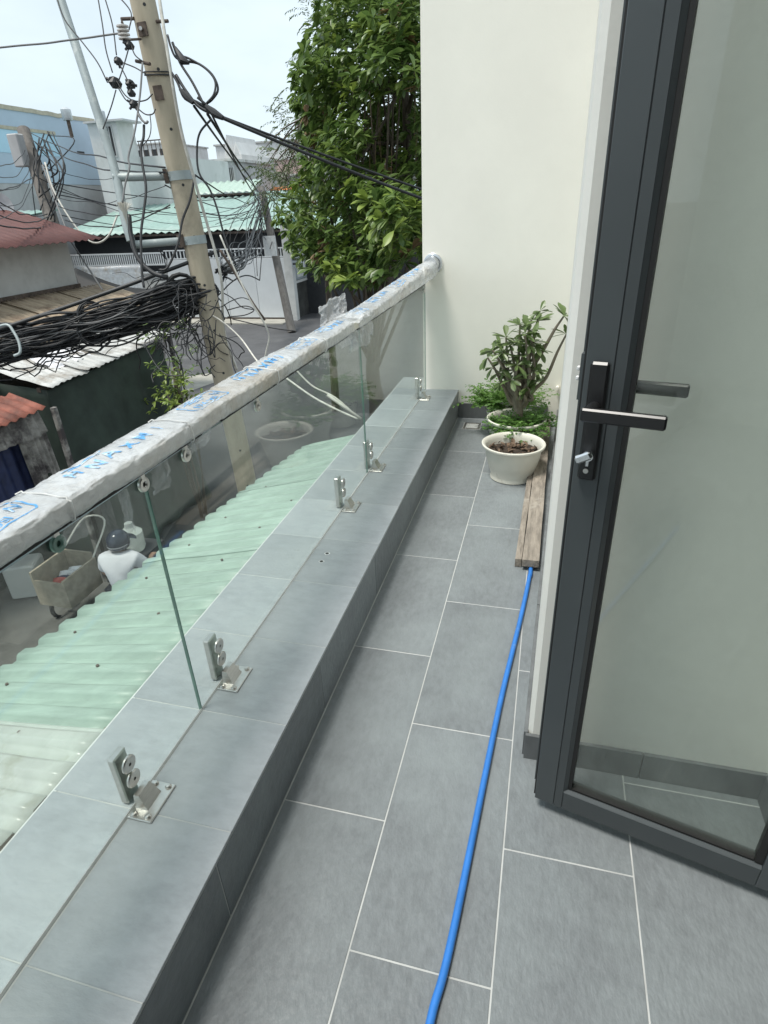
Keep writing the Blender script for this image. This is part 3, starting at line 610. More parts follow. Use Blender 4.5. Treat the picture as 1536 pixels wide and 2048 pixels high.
for (u, v, y, fl_) in tips:
    e = ony(u, v, y); st = root + V((rnd.uniform(-.02, .02), rnd.uniform(-.015, .015), rnd.uniform(.07, .15)))
    mid = st.lerp(e, .45) + V((rnd.uniform(-.06, .06), rnd.uniform(-.03, .03), rnd.uniform(-.04, .02)))
    if fl_ == 2: mid = st.lerp(e, .6) + V((-.0, 0, -.07 if v > 650 else .03))
    pts = spline([st, st.lerp(mid, .5) + V((rnd.uniform(-.012, .012), 0, .012)), mid, mid.lerp(e, .55) + V((0, 0, .01)), e], 5); n = len(pts)
    smooth_by_angle(MB().tube(pts, [.0115 * (1 - i / n) + .0042 for i in range(n)], 8).build('stem', M['bark'], dr_), 60)
    ax = (e - mid).normalized() * .6 + V((rnd.gauss(0, .3), -.35, .5)); rosette(dl, dr_, e, ax, 12 if fl_ != 1 else 8, .6, 1.05, -.4, .7)
# fine ferny plants round the stems and in the back pot
def ferny(name, label, spots, parent=None, n=10, L=.13):
    LT2, LF2 = leaf_template(.024, .011, .1, .2); m = MB()
    for (c, r, h) in spots:
        for k in range(n):
            a = rnd.random() * TAU; p = V(c) + V((math.cos(a), math.sin(a), 0)) * (r * rnd.random() * .6); d = V((math.cos(a) * rnd.uniform(.3, 1.1), math.sin(a) * rnd.uniform(.3, 1.1), rnd.uniform(.4, 1.3))).normalized()
            pts = []; ln = h * rnd.uniform(.6, 1.2); q = p.copy(); dd = d.copy()
            for i in range(9): pts.append(q.copy()); q = q + dd * ln / 8; dd = (dd + V((0, 0, -.13))).normalized()
            m.tube(pts, [.0012] * 9, 4, False)
            for i in range(1, 9):
                for sd in (-1, 1):
                    t = (pts[min(i, 8)] - pts[i - 1]).normalized(); s_ = t.cross(Zv); s_ = s_.normalized() if s_.length > .01 else V((1, 0, 0))
                    mt = Matrix.Translation(pts[i]) @ frame_to(s_ * sd + t * .6 + V((0, 0, rnd.uniform(-.2, .3))), rnd.uniform(-.6, .6)).to_4x4() @ Matrix.Scale(rnd.uniform(.7, 1.4), 4); m.add([mt @ p_ for p_ in LT2], LF2)
    return m
ferny('', '', [((-.07, 3.47, .16), .07, .17), ((-.15, 3.40, .16), .05, .10), ((-.06, 3.42, .16), .06, .14), ((-.21, 3.45, .165), .05, .09), ((-.03, 3.5, .16), .05, .16), ((-.10, 3.40, .165), .06, .13), ((-.18, 3.42, .165), .05, .10)], n=34).build('undergrowth', M['fern'], dr_, kind='stuff')
bp_ = thing('ferny_plant', 'bushy ferny green plant in the back white pot', 'plant', (-.235, 3.85, .18))
ferny('', '', [((-.235, 3.85, .18), .10, .19), ((-.27, 3.78, .19), .08, .15), ((-.29, 3.83, .19), .08, .21), ((-.20, 3.80, .18), .08, .20), ((-.10, 3.84, .19), .06, .24), ((-.27, 3.80, .2), .09, .14)], n=46).build('foliage', M['fern'], bp_, kind='stuff')
# ================================================================ STREET LEVEL
S = -3.6
MB().box((-400, -300, S - 1), (400, 900, S)).build('street', M['asphalt'], kind='structure', rebase=False)
pv = MB()
pv.add([V(p) for p in ((-9.5, -6, S + .06), (-5.85, -6, S + .06), (-5.75, 6.2, S + .06), (-6.3, 8.3, S + .06), (-9.5, 8.3, S + .06), (-9.5, -6, S - .1), (-5.85, -6, S - .1), (-5.75, 6.2, S - .1), (-6.3, 8.3, S - .1), (-9.5, 8.3, S - .1))],
       [(0, 1, 2, 3, 4), (0, 5, 6, 1), (1, 6, 7, 2), (2, 7, 8, 3), (3, 8, 9, 4), (4, 9, 5, 0)]).build('alley_pavement', M['concrete'], kind='structure')
MB().box((-19, 27.2, S - .1), (-12.35, 28.38, S + .05)).build('gate_threshold', M['pale_conc'], kind='structure')
MB().add([V(p) for p in ((-12.1, 15, S + .004), (-11.0, 15, S + .004), (-10.3, 17.5, S + .004), (-11.2, 18.2, S + .004), (-12.3, 17.2, S + .004))], [(0, 1, 2, 3, 4)]).build('pale_road_patch', M['pale_conc'], kind='structure')
# ---------------------------------------------------------------- green corrugated roof just below the kerb
gr = thing('corrugated_roof', 'pale green corrugated metal roof sloping out below the balcony kerb', 'roof', (-1.5, 1.5, -.1))
RE = V((.128, .992, 0)).normalized(); RH = V((-.992, .128, 0)).normalized(); RS = .30
RO = V((-1.887, 1.263, -.108))                           # a point on the eave
def qk(s):
    p = RO + RE * s; return (GX - .008 - p.x) / .992
def roof_pt(s, q, h=0): return RO + RE * s - RH * q + V((0, 0, q * RS + h))     # s along the eave, q up the slope from it
PITCH = .098
def wave(s, a=.024):
    t = (s / PITCH) % 1
    x = abs(t - .5) * 2
    return a * min(1, max(0, (x - .28) / .44)) ** 1.0
def wave_s(s, a=.023):
    t = (s / PITCH) % 1; x = abs(t - .5) * 2; k = min(1, max(0, (x - .36) / .22)); return a * k * k * (3 - 2 * k)
def sheet_green(s0, s1, q0, q1, lift, m='green', per=12, name='roof_sheet', nq=6):
    n = int((s1 - s0) / PITCH * per); nrm = V((0, 0, 1))
    def fn(u, v):
        s = s0 + (s1 - s0) * u; q = q0 + (min(q1, qk(s)) - q0) * v
        return roof_pt(s, q, wave_s(s) + lift + .006 * noise.noise(V((s * 2.2, q * 2, 4))) + .0022 * noise.noise(V((s * 9, q * 14, 2))) - (.012 * max(0, 1 - q / .05) * (.5 + .5 * noise.noise(V((s * 6, 1, 1)))) if q0 == 0 else 0))
    o = MB().sheet(fn, n, nq, .0016, nrm).build(name, M[m], gr, True); return o
def qk(s):                                             # slope length from the eave to the kerb's outer face
    p = RO + RE * s; return (GX - .008 - p.x) / .992
st = [-3.2, -2.1, -1.05, 0.0, 1.06]
sheet_green(-3.3, -.30, 0, .40, 0)
sheet_green(-.36, .82, 0, .95, .003); sheet_green(.76, 1.62, 0, .80, .006); sheet_green(1.56, 2.345, 0, .68, .009)
sheet_green(-3.3, -.24, .34, 1.02, .012, 'clear', name='clear_roof_sheet')
for k in range(4): MB().obox(roof_pt(-3 + k * .9, .5, -.06), RE, RH, V((0, 0, 1)), (.03, .5, .03)).build('rafter', M['wood'], gr)
MB().obox(roof_pt(-1.6, .86, -.035), RE, RH, V((0, 0, 1)), (1.5, .03, .03)).build('purlin', M['wood'], gr)
MB().obox(roof_pt(.4, .16, -.05), RE, RH, V((0, 0, 1)), (2.1, .02, .02)).build('purlin', M['rust'], gr)
for k, s in enumerate([-.75, -.42, -.1, .22, .55, .88, 1.2, 1.52, 1.85, 2.1]):
    for q in (.20, .55):
        s_ = round(s / PITCH) * PITCH; p = roof_pt(s_ + (.0 if q < .3 else PITCH), q, .028)
        if q > qk(s) - .08: continue
        MB().cyl(p, p + V((0, 0, .005)), .0055, 8).build('roof_screw', M['screw'], gr)
# ---------------------------------------------------------------- shed with the green tarpaulin
def corr(fn0, nu, nv, th, name, m, parent, along='v', pitch_n=20, amp=.015, label=None, nrm=V((0, 0, 1))):
    def fn(u, v):
        t = (u if along == 'u' else v) * pitch_n; return fn0(u, v) + nrm * (amp * math.cos(t * TAU))
    return MB().sheet(fn, nu, nv, th, nrm).build(name, m, parent, True, label=label)
sh = thing('market_shed', 'lean-to shed with white and rusty sheet roof and green tarpaulin front', 'shed', (-7.5, 8, S))
TX = -6.5
def tarp_fn(u, v):
    y = 6.38 + 2.72 * u; top = -.66 + .13 * u; zz = top + (S + .12 - top) * v
    f = .13 * v ** .6 * noise.noise(V((u * 7, v * 1.4, 2))) + .16 * v * noise.noise(V((u * 2.2 - v * .8, v * .8, 8))) + .06 * math.sin(u * 30 + v * 5) * v * (1 - v) + .02 * noise.noise(V((u * 16, v * 5, 5)))
    return V((TX + .05 + .38 * v - .12 * v * (1 - v) + f, y, zz))
MB().sheet(tarp_fn, 90, 40, .004, V((1, 0, 0))).build('tarpaulin', M['tarp'], sh, True, label='dark green tarpaulin hanging in folds')
def tarp2(u, v):
    x = TX + .04 - 2.4 * u; y = 6.42; top = -.66 + .22 * u; zz = top + (S + .12 - top) * v
    return V((x, y + .05 * noise.noise(V((u * 6, v * 2, 1))), zz))
MB().sheet(tarp2, 30, 20, .004, V((0, -1, 0))).build('tarpaulin', M['tarp'], sh, True)
MB().box((-9.0, 9.1, S), (TX + .02, 9.13, -.65)).build('end_panel', M['tarp'], sh)
def shed_roof(x0, z0, x1, z1, y0, y1, m, n, name, lab=None, lift=0):
    def fn(u, v): return V((x0 + (x1 - x0) * u, y0 + (y1 - y0) * v, z0 + (z1 - z0) * u + lift + (.012 if m == 'rusts' else .035) * noise.noise(V((u * 3, v * 4, y0)))))
    corr(fn, 10, n * 8, .003, name, M[m], sh, 'v', n, .012 if m == 'rusts' else .007, lab)
ys = [6.36, 7.1, 7.8, 8.5, 9.25]
for k in range(4): shed_roof(TX + .14, -.60 + .035 * k, -7.45, -.35 + .01 * k, ys[k], ys[k + 1] + .06, 'whites', 7, 'white_roof_sheet', lift=.004 * (k % 2))
ys = [4.4, 5.9, 7.2, 8.5, 9.8, 11.0]
for k in range(5): shed_roof(-7.35, -.27, -8.96, .17, ys[k], ys[k + 1] + .06, 'rusts', 10, 'rusty_roof_sheet', lift=.004 * (k % 2))
for (x, y, h) in ((-6.55, 6.46, -.7), (-6.55, 9.05, -.6), (-7.5, 9.3, -.45), (-7.5, 10.9, -.4), (-6.55, 7.5, -.68)):
    MB().box((x - .035, y - .035, S), (x + .035, y + .035, h)).build('post', M['grime'], sh)
MB().box((-6.62, 6.4, -.69), (-6.56, 9.2, -.63)).build('eave_beam', M['rust'], sh); MB().box((-8.9, 10.7, -.2), (-7.4, 10.76, -.12)).build('eave_beam', M['rust'], sh)
# rag on the white roof
rg = V(onx(120, 700, -7.0)) + V((0, 0, .02))
def rag(u, v): return V((-7.15 + .45 * u, 6.9 + .8 * v, -.40 - .16 * u + .055 + .05 * noise.noise(V((u * 5, v * 5, 3))) + .03 * noise.noise(V((u * 13, v * 13, 3)))))
MB().sheet(rag, 24, 30, .004, V((0, 0, 1))).build('roof_rag', M['shirt'], None, label='crumpled white rag lying on the white shed roof', cat='rag')
# house behind the shed
hs_ = thing('red_roof_house', 'low white walled house with red corrugated roof behind the shed', 'house', (-10.5, 8, S))
MB().box((-14, 2.5, S), (-9.0, 10.45, 1.04)).build('wall', M['dirtw'], hs_)
MB().box((-9.0, 2.5, .14), (-8.955, 10.47, .235)).build('fascia', M['rust'], hs_, label='rusty brown flashing strip along the wall')
def rr(u, v): return V((-8.55 - 3.2 * u, 2.3 + 8.6 * v, 1.0 + .95 * u))
corr(rr, 6, 46 * 8, .003, 'roof', M['reds'], hs_, 'v', 46, .014)
# stall with hanging metal sheets at the left edge
sl_ = thing('metal_sheet_stall', 'small stall of rusty and navy metal sheets under an orange roof', 'stall', (-6.5, 5.6, S))
def sr(u, v): return V((-6.02 - .5 * u, 3.9 + 1.98 * v, -.74 + .16 * u + .03 * v))
corr(sr, 4, 14 * 8, .003, 'roof', M['oranges'], sl_, 'v', 14, .014)
def hang(y0, y1, zt, zb, m, name, n, x=-6.22, torn=0):
    def fn(u, v):
        y = y0 + (y1 - y0) * v; z = zt + (zb + torn * noise.noise(V((v * 4, y0, 2))) - zt) * u; return V((x + .06 * u, y, z))
    corr(fn, 8, n * 8, .003, name, M[m], sl_, 'v', n, .016, nrm=V((1, 0, 0)))
hang(4.0, 5.55, -.85, -2.4, 'navy', 'metal_sheet', 10, -6.30); hang(4.0, 5.86, -.76, -1.02, 'grime', 'metal_sheet', 14, -6.16, .12); hang(5.45, 5.9, -.78, -1.75, 'grime', 'metal_sheet', 6, -6.2, .35)
MB().box((-7.75, 3.9, S), (-7.6, 5.85, -1.0)).build('back_wall', M['dark'], sl_)
for y in (4.1, 6.14): MB().box((-6.2, y - .03, S), (-6.14, y + .03, -.8)).build('post', M['grime'], sl_)
MB().box((-6.1, 6.2, S), (-5.95, 6.42, -1.75)).build('concrete_post', M['concrete'], label='short dirty concrete post beside the metal sheet stall', cat='post')
# concrete block, cart, person
bq = onz(66, 1182, S + .06); cb = MB().obox(bq + V((0, 0, .27)), V((.9, .43, 0)), V((-.43, .9, 0)), V((0, 0, 1)), (.22, .20, .265), .025); cb.build('concrete_block', M['dirtw'], label='chipped white concrete block by the collection cart', cat='block')
ct = thing('hand_cart', 'hand cart of worn cardboard panels holding red rubbish', 'cart', (-5.75, 5.4, S))
cz = S + .45; CX0, CX1, CY0, CY1 = -6.22, -5.72, 5.0, 5.62
for (a, b) in (((CX0, CY0, cz), (CX0 + .03, CY1, cz + .5)), ((CX1 - .03, CY0, cz), (CX1, CY1, cz + .42)), ((CX0 + .032, CY0, cz), (CX1 - .032, CY0 + .03, cz + .38)), ((CX0 + .032, CY1 - .03, cz), (CX1 - .032, CY1, cz + .5))): MB().box(a, b).build('side_panel', M['card'], ct)
MB().box((CX0 + .032, CY0 + .031, cz), (CX1 - .032, CY1 - .031, cz + .03)).build('bed', M['wood'], ct)
for (x, y) in ((-6.05, 5.35), (-5.65, 5.35)):
    for sx in (-.2,):
        wh = MB().lathe((0, 0, 0), [(.16, -.02), (.2, -.02), (.2, .02), (.16, .02), (.16, -.02)], 24); wh.v = [V((x + (.22 if x > -5.7 else -.22) + p.z, y + p.x, S + .2 + p.y)) for p in wh.v]; wo = wh.build('wheel', M['rubber'], ct)
        MB().cyl((x, y, S + .2), (x + (.22 if x > -5.7 else -.22), y, S + .2), .02, 8).build('axle', M['rust'], wo)
MB().tube(spline([(-6.2, 5.6, cz + .5), (-6.15, 6.05, cz + .75), (-5.8, 6.05, cz + .75), (-5.74, 5.6, cz + .42)], 5), .014, 6).build('handle', M['cablew'], ct)
for k in range(7):
    c = V((-5.97 + rnd.uniform(-.1, .1), 5.32 + rnd.uniform(-.16, .16), cz + .12 + rnd.random() * .15)); m = MB()
    m.lathe(c, [(.0001, -.10), (.08, -.06), (.10, .02), (.06, .09), (.0001, .12)], 12, .9); m.build('rubbish_bag', M['redp'] if k < 3 else (M['shirt'] if k < 5 else M['navy']), label=('red' if k < 3 else 'white' if k < 5 else 'navy') + ' plastic rubbish bag in the hand cart', cat='bag', group=('red' if k < 3 else 'white' if k < 5 else 'navy') + ' bags in the hand cart')
MB().box((-5.4, 3.2, S + .1), (-4.7, 5.0, S + .13)).build('blue_sheet', M['bluetarp'], label='blue plastic sheet on the ground under the roof eave', cat='sheet')
# person
def skin_mesh(pts, edges, rad, name, m, parent, sub=2):
    me = bpy.data.meshes.new(name); b = base_of(parent); me.from_pydata([V(p) - b for p in pts], edges, []); o = bpy.data.objects.new(name, me); COL.objects.link(o)
    md = o.modifiers.new('s', 'SKIN'); md.use_smooth_shade = True; sv = me.skin_vertices[0].data
    for i, r in enumerate(rad): sv[i].radius = (r, r) if not isinstance(r, tuple) else r
    sv[0].use_root = True; s2 = o.modifiers.new('d', 'SUBSURF'); s2.levels = sub; s2.render_levels = sub
    bpy.context.view_layer.update(); nm = bpy.data.meshes.new_from_object(o.evaluated_get(bpy.context.evaluated_depsgraph_get())); o.modifiers.clear(); o.data = nm; nm.materials.clear(); nm.materials.append(m)
    nm.polygons.foreach_set('use_smooth', [True] * len(nm.polygons)); o.parent = parent; return o
HP = A(236, 1082, 7.15)                                # middle of the helmet
pe = thing('person', 'person in white shirt and navy helmet standing beside the hand cart', 'person', (HP.x + .12, HP.y - .1, S + .06))
F = V((-.25, .97, 0)).normalized(); Rr = V((F.y, -F.x, 0)); hz = HP.z - S - .06
def bp(r_, f_, z_): return V((HP.x, HP.y, S + .06)) + Rr * r_ + F * f_ + V((0, 0, z_))
k_ = hz / 1.52
pel = bp(.0, -.16, .90 * k_); bod = [pel, bp(0, -.13, 1.10 * k_), bp(0, -.06, 1.28 * k_), bp(0, -.03, 1.36 * k_), bp(0, 0, 1.45 * k_), bp(0, .02, 1.56 * k_),
   bp(-.19, -.07, 1.30 * k_), bp(-.27, .0, 1.04 * k_), bp(-.22, .24, .98 * k_), bp(-.21, .31, .97 * k_), bp(.19, -.07, 1.30 * k_), bp(.29, .05, 1.06 * k_), bp(.20, .28, 1.05 * k_), bp(.18, .35, 1.05 * k_),
   bp(-.10, -.15, .86 * k_), bp(-.11, -.08, .48 * k_), bp(-.11, -.14, .06), bp(-.11, .02, .03), bp(.10, -.15, .86 * k_), bp(.11, -.07, .48 * k_), bp(.11, -.14, .06), bp(.11, .02, .03)]
ed = [(0, 1), (1, 2), (2, 3), (3, 4), (4, 5), (2, 6), (6, 7), (7, 8), (8, 9), (2, 10), (10, 11), (11, 12), (12, 13), (0, 14), (14, 15), (15, 16), (16, 17), (0, 18), (18, 19), (19, 20), (20, 21)]
ra = [.12, .125, .13, .055, .075, .095, .06, .045, .036, .035, .06, .045, .036, .035, .085, .06, .045, .035, .085, .06, .045, .035]
skin_mesh(bod, ed, ra, 'body', M['skin'], pe)
skin_mesh([bod[0] - V((0, 0, .03)), bod[1], bod[2], bp(0, -.03, 1.385 * k_), bod[6], bod[6].lerp(bod[7], .75), bod[10], bod[10].lerp(bod[11], .75)], [(0, 1), (1, 2), (2, 3), (2, 4), (4, 5), (2, 6), (6, 7)], [(.165, .14), (.165, .145), (.17, .145), .085, .095, .08, .095, .08], 'shirt', M['shirt'], pe)
skin_mesh([bod[0], bod[14], bod[15], bod[16] + V((0, 0, .05)), bod[18], bod[19], bod[20] + V((0, 0, .05))], [(0, 1), (1, 2), (2, 3), (0, 4), (4, 5), (5, 6)], [.135, .10, .075, .06, .10, .075, .06], 'trousers', M['trouser'], pe)
hm = MB().lathe((0, 0, 0), [(.0001, .145), (.05, .137), (.09, .112), (.122, .065), (.132, .01), (.128, -.045), (.118, -.075), (.112, -.075), (.12, -.04)], 28); hm.v = [HP + Rr * p.x + F * (p.y * 1.12) + V((0, 0, p.z)) for p in hm.v]; ho = hm.build('helmet', M['helmet'], pe, True)
vz = MB().sheet(lambda u, v: HP + (Rr * math.cos(math.pi * (.12 + .76 * u)) + F * math.sin(math.pi * (.12 + .76 * u)) * 1.12) * (.130 + .075 * v) + V((0, 0, .012 - .03 * v)), 14, 3, .004, Zv); vz.build('visor', M['helmet'], ho, True)
st_ = MB().sheet(lambda u, v: HP + (Rr * math.cos(TAU * (.55 + .4 * u)) + F * 1.12 * math.sin(TAU * (.55 + .4 * u))) * .1335 + V((0, 0, -.028 + .012 * v)), 14, 1, .003, Zv); st_.build('helmet_stripe', M['shirt'], ho)
for s_ in (-1, 1):                                     # hands: palm and five curled fingers
    wr = bod[9 if s_ < 0 else 13]; 
    hp_ = [wr, wr + F * .05, wr + F * .085]; e_ = [(0, 1), (1, 2)]; rr_ = [.026, (.038, .018), (.036, .016)]
    for q in range(4):
        o_ = Rr * ((q - 1.5) * .019); b0 = len(hp_); l_ = (.062, .072, .068, .052)[q]; hp_ += [wr + F * .09 + o_, wr + F * (.09 + l_ * .6) + o_ - Zv * .012, wr + F * (.09 + l_ * .8) + o_ - Zv * .042]; e_ += [(2, b0), (b0, b0 + 1), (b0 + 1, b0 + 2)]; rr_ += [.0095, .009, .008]
    b0 = len(hp_); hp_ += [wr + F * .045 - Rr * (s_ * .042) - Zv * .01, wr + F * .085 - Rr * (s_ * .055) - Zv * .03]; e_ += [(1, b0), (b0, b0 + 1)]; rr_ += [.011, .009]
    skin_mesh(hp_, e_, rr_, 'hand', M['skin'], pe, 1)
jr = MB().lathe(A(263, 1072, 7.9) - V((0, 0, .2)), [(.0001, 0), (.13, 0), (.15, .05), (.15, .26), (.06, .34), (.05, .40), (.0001, .40)], 20); 
# water bottle rides on a shelf stand
wb = jr.build('water_bottle', M['clear'], label='large clear water bottle standing beyond the helmeted person', cat='bottle'); smooth_by_angle(wb)
bz = wb.location.z; MB().box((wb.location.x - .25, wb.location.y - .2, S), (wb.location.x + .25, wb.location.y + .3, bz - .002)).build('low_cabinet', M['dark'], label='dark cabinet under the clear water bottle', cat='cabinet')
# ---------------------------------------------------------------- poles
def pole(p0, p1, r0, r1, name, label, m='polec', holes=0, n=28):
    t = thing(name, label, 'utility pole', p0, None); ax = (p1 - p0)
    pts = [p0.lerp(p1, i / 14) for i in range(15)]; smooth_by_angle(MB().tube(pts, [r0 + (r1 - r0) * i / 14 for i in range(15)], n).build('shaft', M[m], t), 60)
    toc = (CAM - p0); toc.z = 0; toc.normalize(); sd = toc.cross(Zv)
    for k in range(holes):
        q = (k + .4) / holes; c = p0.lerp(p1, q); r = r0 + (r1 - r0) * q
        for dn in ((toc * .95 - sd * .1).normalized(), (toc * .3 + sd * .95).normalized()):
            ch = c + (V((0, 0, .3)) if dn.dot(sd) > .5 else V((0, 0, 0)))
            MB().cyl(ch + dn * (r - .02), ch + dn * (r + .0015), .0135, 10).build('hole', M['dark'], t)  # proud dark disc; the shade of the recess is put into its colour
    return t
MP0, MP1 = A(500, 1000, 7.4), A(285, 0, 5.2)
dirp = (MP1 - MP0).normalized(); k = (MP0.z - S) / dirp.z; MPB = MP0 - dirp * k; MPT = MP1 + dirp * 1.6
mp_ = pole(MPB, MPT, .128, .104, 'utility_pole', 'thick leaning concrete utility pole in front with many bolt holes', 'polec', 18)
def on_pole(v):                                        # the axis point of the main pole seen at image row v
    lo, hi = 0., 1.
    for _ in range(30):
        t = (lo + hi) / 2; p = MPB.lerp(MPT, t) - CAM; vv = CY + FPX * (V(R[1]).dot(p)) / V(R[2]).dot(p)
        if vv > v: lo = t
        else: hi = t
    return MPB.lerp(MPT, (lo + hi) / 2)
def band(v, h, m='galv', r=.118, name='band'):
    c = on_pole(v); d = dirp; o = MB().tube([c - d * h / 2, c + d * h / 2], [r + .004, r + .004], 28); ob = o.build(name, M[m], mp_); smooth_by_angle(ob); return c, ob
# stand-off arms with the galvanised riser pipe
PIPE = [A(112, -30, 5.35), A(180, 180, 5.5), A(228, 335, 5.65), A(250, 440, 5.75), A(262, 482, 5.8)]
pp = MB().tube(spline(PIPE, 6), .040, 16); ro = thing('riser_pipe', 'pale galvanised riser pipe standing off the concrete pole', 'pipe', PIPE[-1]); smooth_by_angle(pp.build('pipe', M['galv'], ro))
for (u, v, vp_) in ((226, 355, 352), (262, 490, 480)):
    c, ob = band(vp_, .078); st0 = A(u, v, 5.66 if v < 400 else 5.8); e0 = c + (st0 - c).normalized() * .112
    smooth_by_angle(MB().tube([st0, e0], .036, 14).build('arm', M['galv'], ro)); sd = (st0 - c).normalized()
    MB().obox(c + sd * .135, sd, dirp.cross(sd), dirp, (.02, .06, .06)).build('lug', M['rust'], ob); MB().cyl(c + sd * .10 + dirp.cross(sd) * .08, c + sd * .10 - dirp.cross(sd) * .16, .012, 8).build('bolt', M['galv'], ob)
def brush(c, d, L, m, name, lab, cat):
    b = MB()
    for k in range(60):
        e = V((rnd.gauss(0, 1), rnd.gauss(0, 1), rnd.gauss(0, 1))) * .16; b.tube([c, c + (d + e * .5).normalized() * L * .6, c + (d + e).normalized() * L], .0025, 4)
    return b.build(name, M[m], label=lab, cat=cat)
brush(A(254, 450, 5.7), V((0, 0, 1)), .2, 'cablew', 'frayed_cable_end', 'frayed pale cable end sticking up beside the riser pipe', 'cable')
def plate_on_pole(v, side, w_, h_, m, name):
    c = on_pole(v); toc = (CAM - c).normalized(); sd = toc.cross(dirp).normalized(); n_ = (toc * math.cos(side) + sd * math.sin(side)); n_ = (n_ - dirp * n_.dot(dirp)).normalized(); t_ = dirp.cross(n_)
    return MB().obox(c + n_ * .117, t_, dirp, n_, (w_, h_, .008)).build(name, M[m], mp_), c, n_, t_
pb, c_, n_, t_ = plate_on_pole(65, .45, .042, .050, 'rust', 'bracket_plate'); MB().cyl(c_ + n_ * .12, c_ + n_ * .155, .016, 8).build('bolt', M['steel'], pb)
plate_on_pole(190, .3, .04, .055, 'rust', 'bracket_plate')
for (v, e0, e1) in ((44, (300, 44), (336, 42)), (128, (272, 122), (300, 128)), (40, (243, 38), (268, 37))):
    smooth_by_angle(MB().cyl(A(*e0, 5.25), A(*e1, 5.2), .014, 10).build('step_bolt', M['rust'], mp_))
# insulator
ins = thing('insulator', 'stacked porcelain insulator bracketed on the concrete pole', 'insulator', A(250, 78, 5.1), None)
ip = A(250, 80, 5.1); prf = []
for k in range(4): prf += [(.018, k * .028), (.05, k * .028 + .004), (.05, k * .028 + .014), (.022, k * .028 + .022)]
im = MB().lathe((0, 0, 0), prf, 18); im.v = [ip + p for p in im.v]; smooth_by_angle(im.build('porcelain_stack', M['porc'], ins))
MB().tube([A(243, 40, 5.1), A(247, 50, 5.1), ip + V((0, 0, .12))], .008, 6).build('bracket', M['rust'], ins); MB().tube([ip, A(282, 78, 5.2)], .010, 6).build('bracket', M['rust'], ins)
# other poles
B0 = A(128, 520, 12.2); T0 = A(47, 260, 12.4); dq = (T0 - B0).normalized(); pb2 = B0 - dq * ((B0.z - S) / dq.z)
p2_ = pole(pb2, T0, .15, .125, 'utility_pole', 'old dark concrete pole behind the red roofed house', 'pole_dark')
bx = A(40, 300, 12.1); MB().box(bx - V((.16, .1, .3)), bx + V((.10, .1, .28)), .02).build('junction_box', M['greyw'], p2_)
B1 = A(583, 655, 26.5); T1 = A(522, 375, 26.3); p3_ = pole(V((B1.x, B1.y, S)), T1, .19, .16, 'utility_pole', 'thin concrete pole leaning beside the white gate', 'pole_dark')
bx = A(540, 492, 25.9); MB().box(bx - V((.28, .05, .4)), bx + V((.28, .05, .4))).build('small_sign_plate', M['paper'], p3_)
# ---------------------------------------------------------------- cables
cab_n = 0
def cable(pts, r, m='cable', label='black overhead cable strung between the poles', group='overhead cables between the poles', n=6, name='overhead_cable', cat='cable'):
    return MB().tube(pts, r, n, True).build(name, M[m], None, True, label=label, cat=cat, group=group)
PC = lambda v, dx=0., dd=0.: on_pole(v) + ray(CX + dx, CY).normalized() * 0 + V((0, 0, 0))
# two thick lines to the right, passing before the tree
e1, e2 = A(1010, 452, 6.6), A(1010, 482, 6.6)
cable(sag(A(395, 195, 5.25), A(440, 232, 5.3), 0, 4) + sag(A(440, 232, 5.3), A(1000, 430, 6.6), .02)[1:], .012, label='upper thick black line running from the pole towards the tree', group=None)
cable(sag(A(372, 195, 5.2), A(445, 236, 5.3), -.01, 6) + sag(A(445, 236, 5.3), A(1000, 452, 6.6), .03)[1:], .015, label='lower thick black line running from the pole towards the tree', group=None)
# strain clamps and loops near the pole top
for k, (pts, r) in enumerate([([(335, 70), (342, 95), (352, 115), (372, 122), (398, 128), (425, 150), (436, 178), (425, 198), (412, 208)], .010), ([(362, 112), (380, 118), (412, 138), (430, 162), (428, 188), (414, 206)], .009), ([(345, 85), (360, 125), (385, 165), (408, 210)], .012), ([(352, 150), (372, 182), (400, 215), (440, 232)], .014), ([(340, 140), (355, 165), (368, 195), (385, 200)], .011)]):
    cable(spline([A(u, v, 5.2 + .01 * i) for i, (u, v) in enumerate(pts)], 6), r, label='looped black jumper cable on the right of the concrete pole', group='jumper loops on the concrete pole', name='jumper_cable')
def clampy(pts, r, lab, name='strain_clamp'):
    o = MB().tube([A(*p, 5.2) for p in pts], r, 8); return smooth_by_angle(o.build(name, M['cable'], label=lab, cat='cable clamp'))
clampy([(350, 95), (366, 122), (378, 126)], [.014, .036, .014], 'upper black strain clamp on the right of the pole'); clampy([(360, 178), (374, 194), (386, 206)], [.014, .034, .016], 'middle black strain clamp on the right of the pole'); clampy([(412, 212), (428, 226), (446, 236)], [.018, .036, .02], 'lowest black strain clamp where the thick lines start')
# lines descending to the third pole
t3 = A(528, 392, 26)
for k, (u, v, d, r, s_) in enumerate([(388, 212, 5.25, .012, .10), (415, 228, 5.3, .013, .04), (425, 232, 5.3, .010, .3)]):
    cable(sag(A(u, v, d), t3 + V((.1 * k, 0, -.25 * k)), s_, 24, .05, k), r, label=['leftmost black cable falling from the near pole to the far pole', 'middle thick black cable falling to the far pole', 'slackest black cable falling to the far pole'][k], group='cables from the near pole to the far pole')
cable(spline([A(u, v, 5.3 + i * .04) for i, (u, v) in enumerate([(423, 238), (400, 265), (394, 300), (398, 345), (420, 380), (435, 420), (448, 470), (462, 510), (472, 530)])], 6), .009, label='long black cable looping down right of the concrete pole', group=None)
cable(spline([A(u, v, 5.35 + i * .1) for i, (u, v) in enumerate([(440, 470), (470, 540), (500, 600), (525, 640), (538, 672), (532, 705), (525, 740)])], 6), .008, 'cablew', 'pale cable hanging in an arc over the road', None)
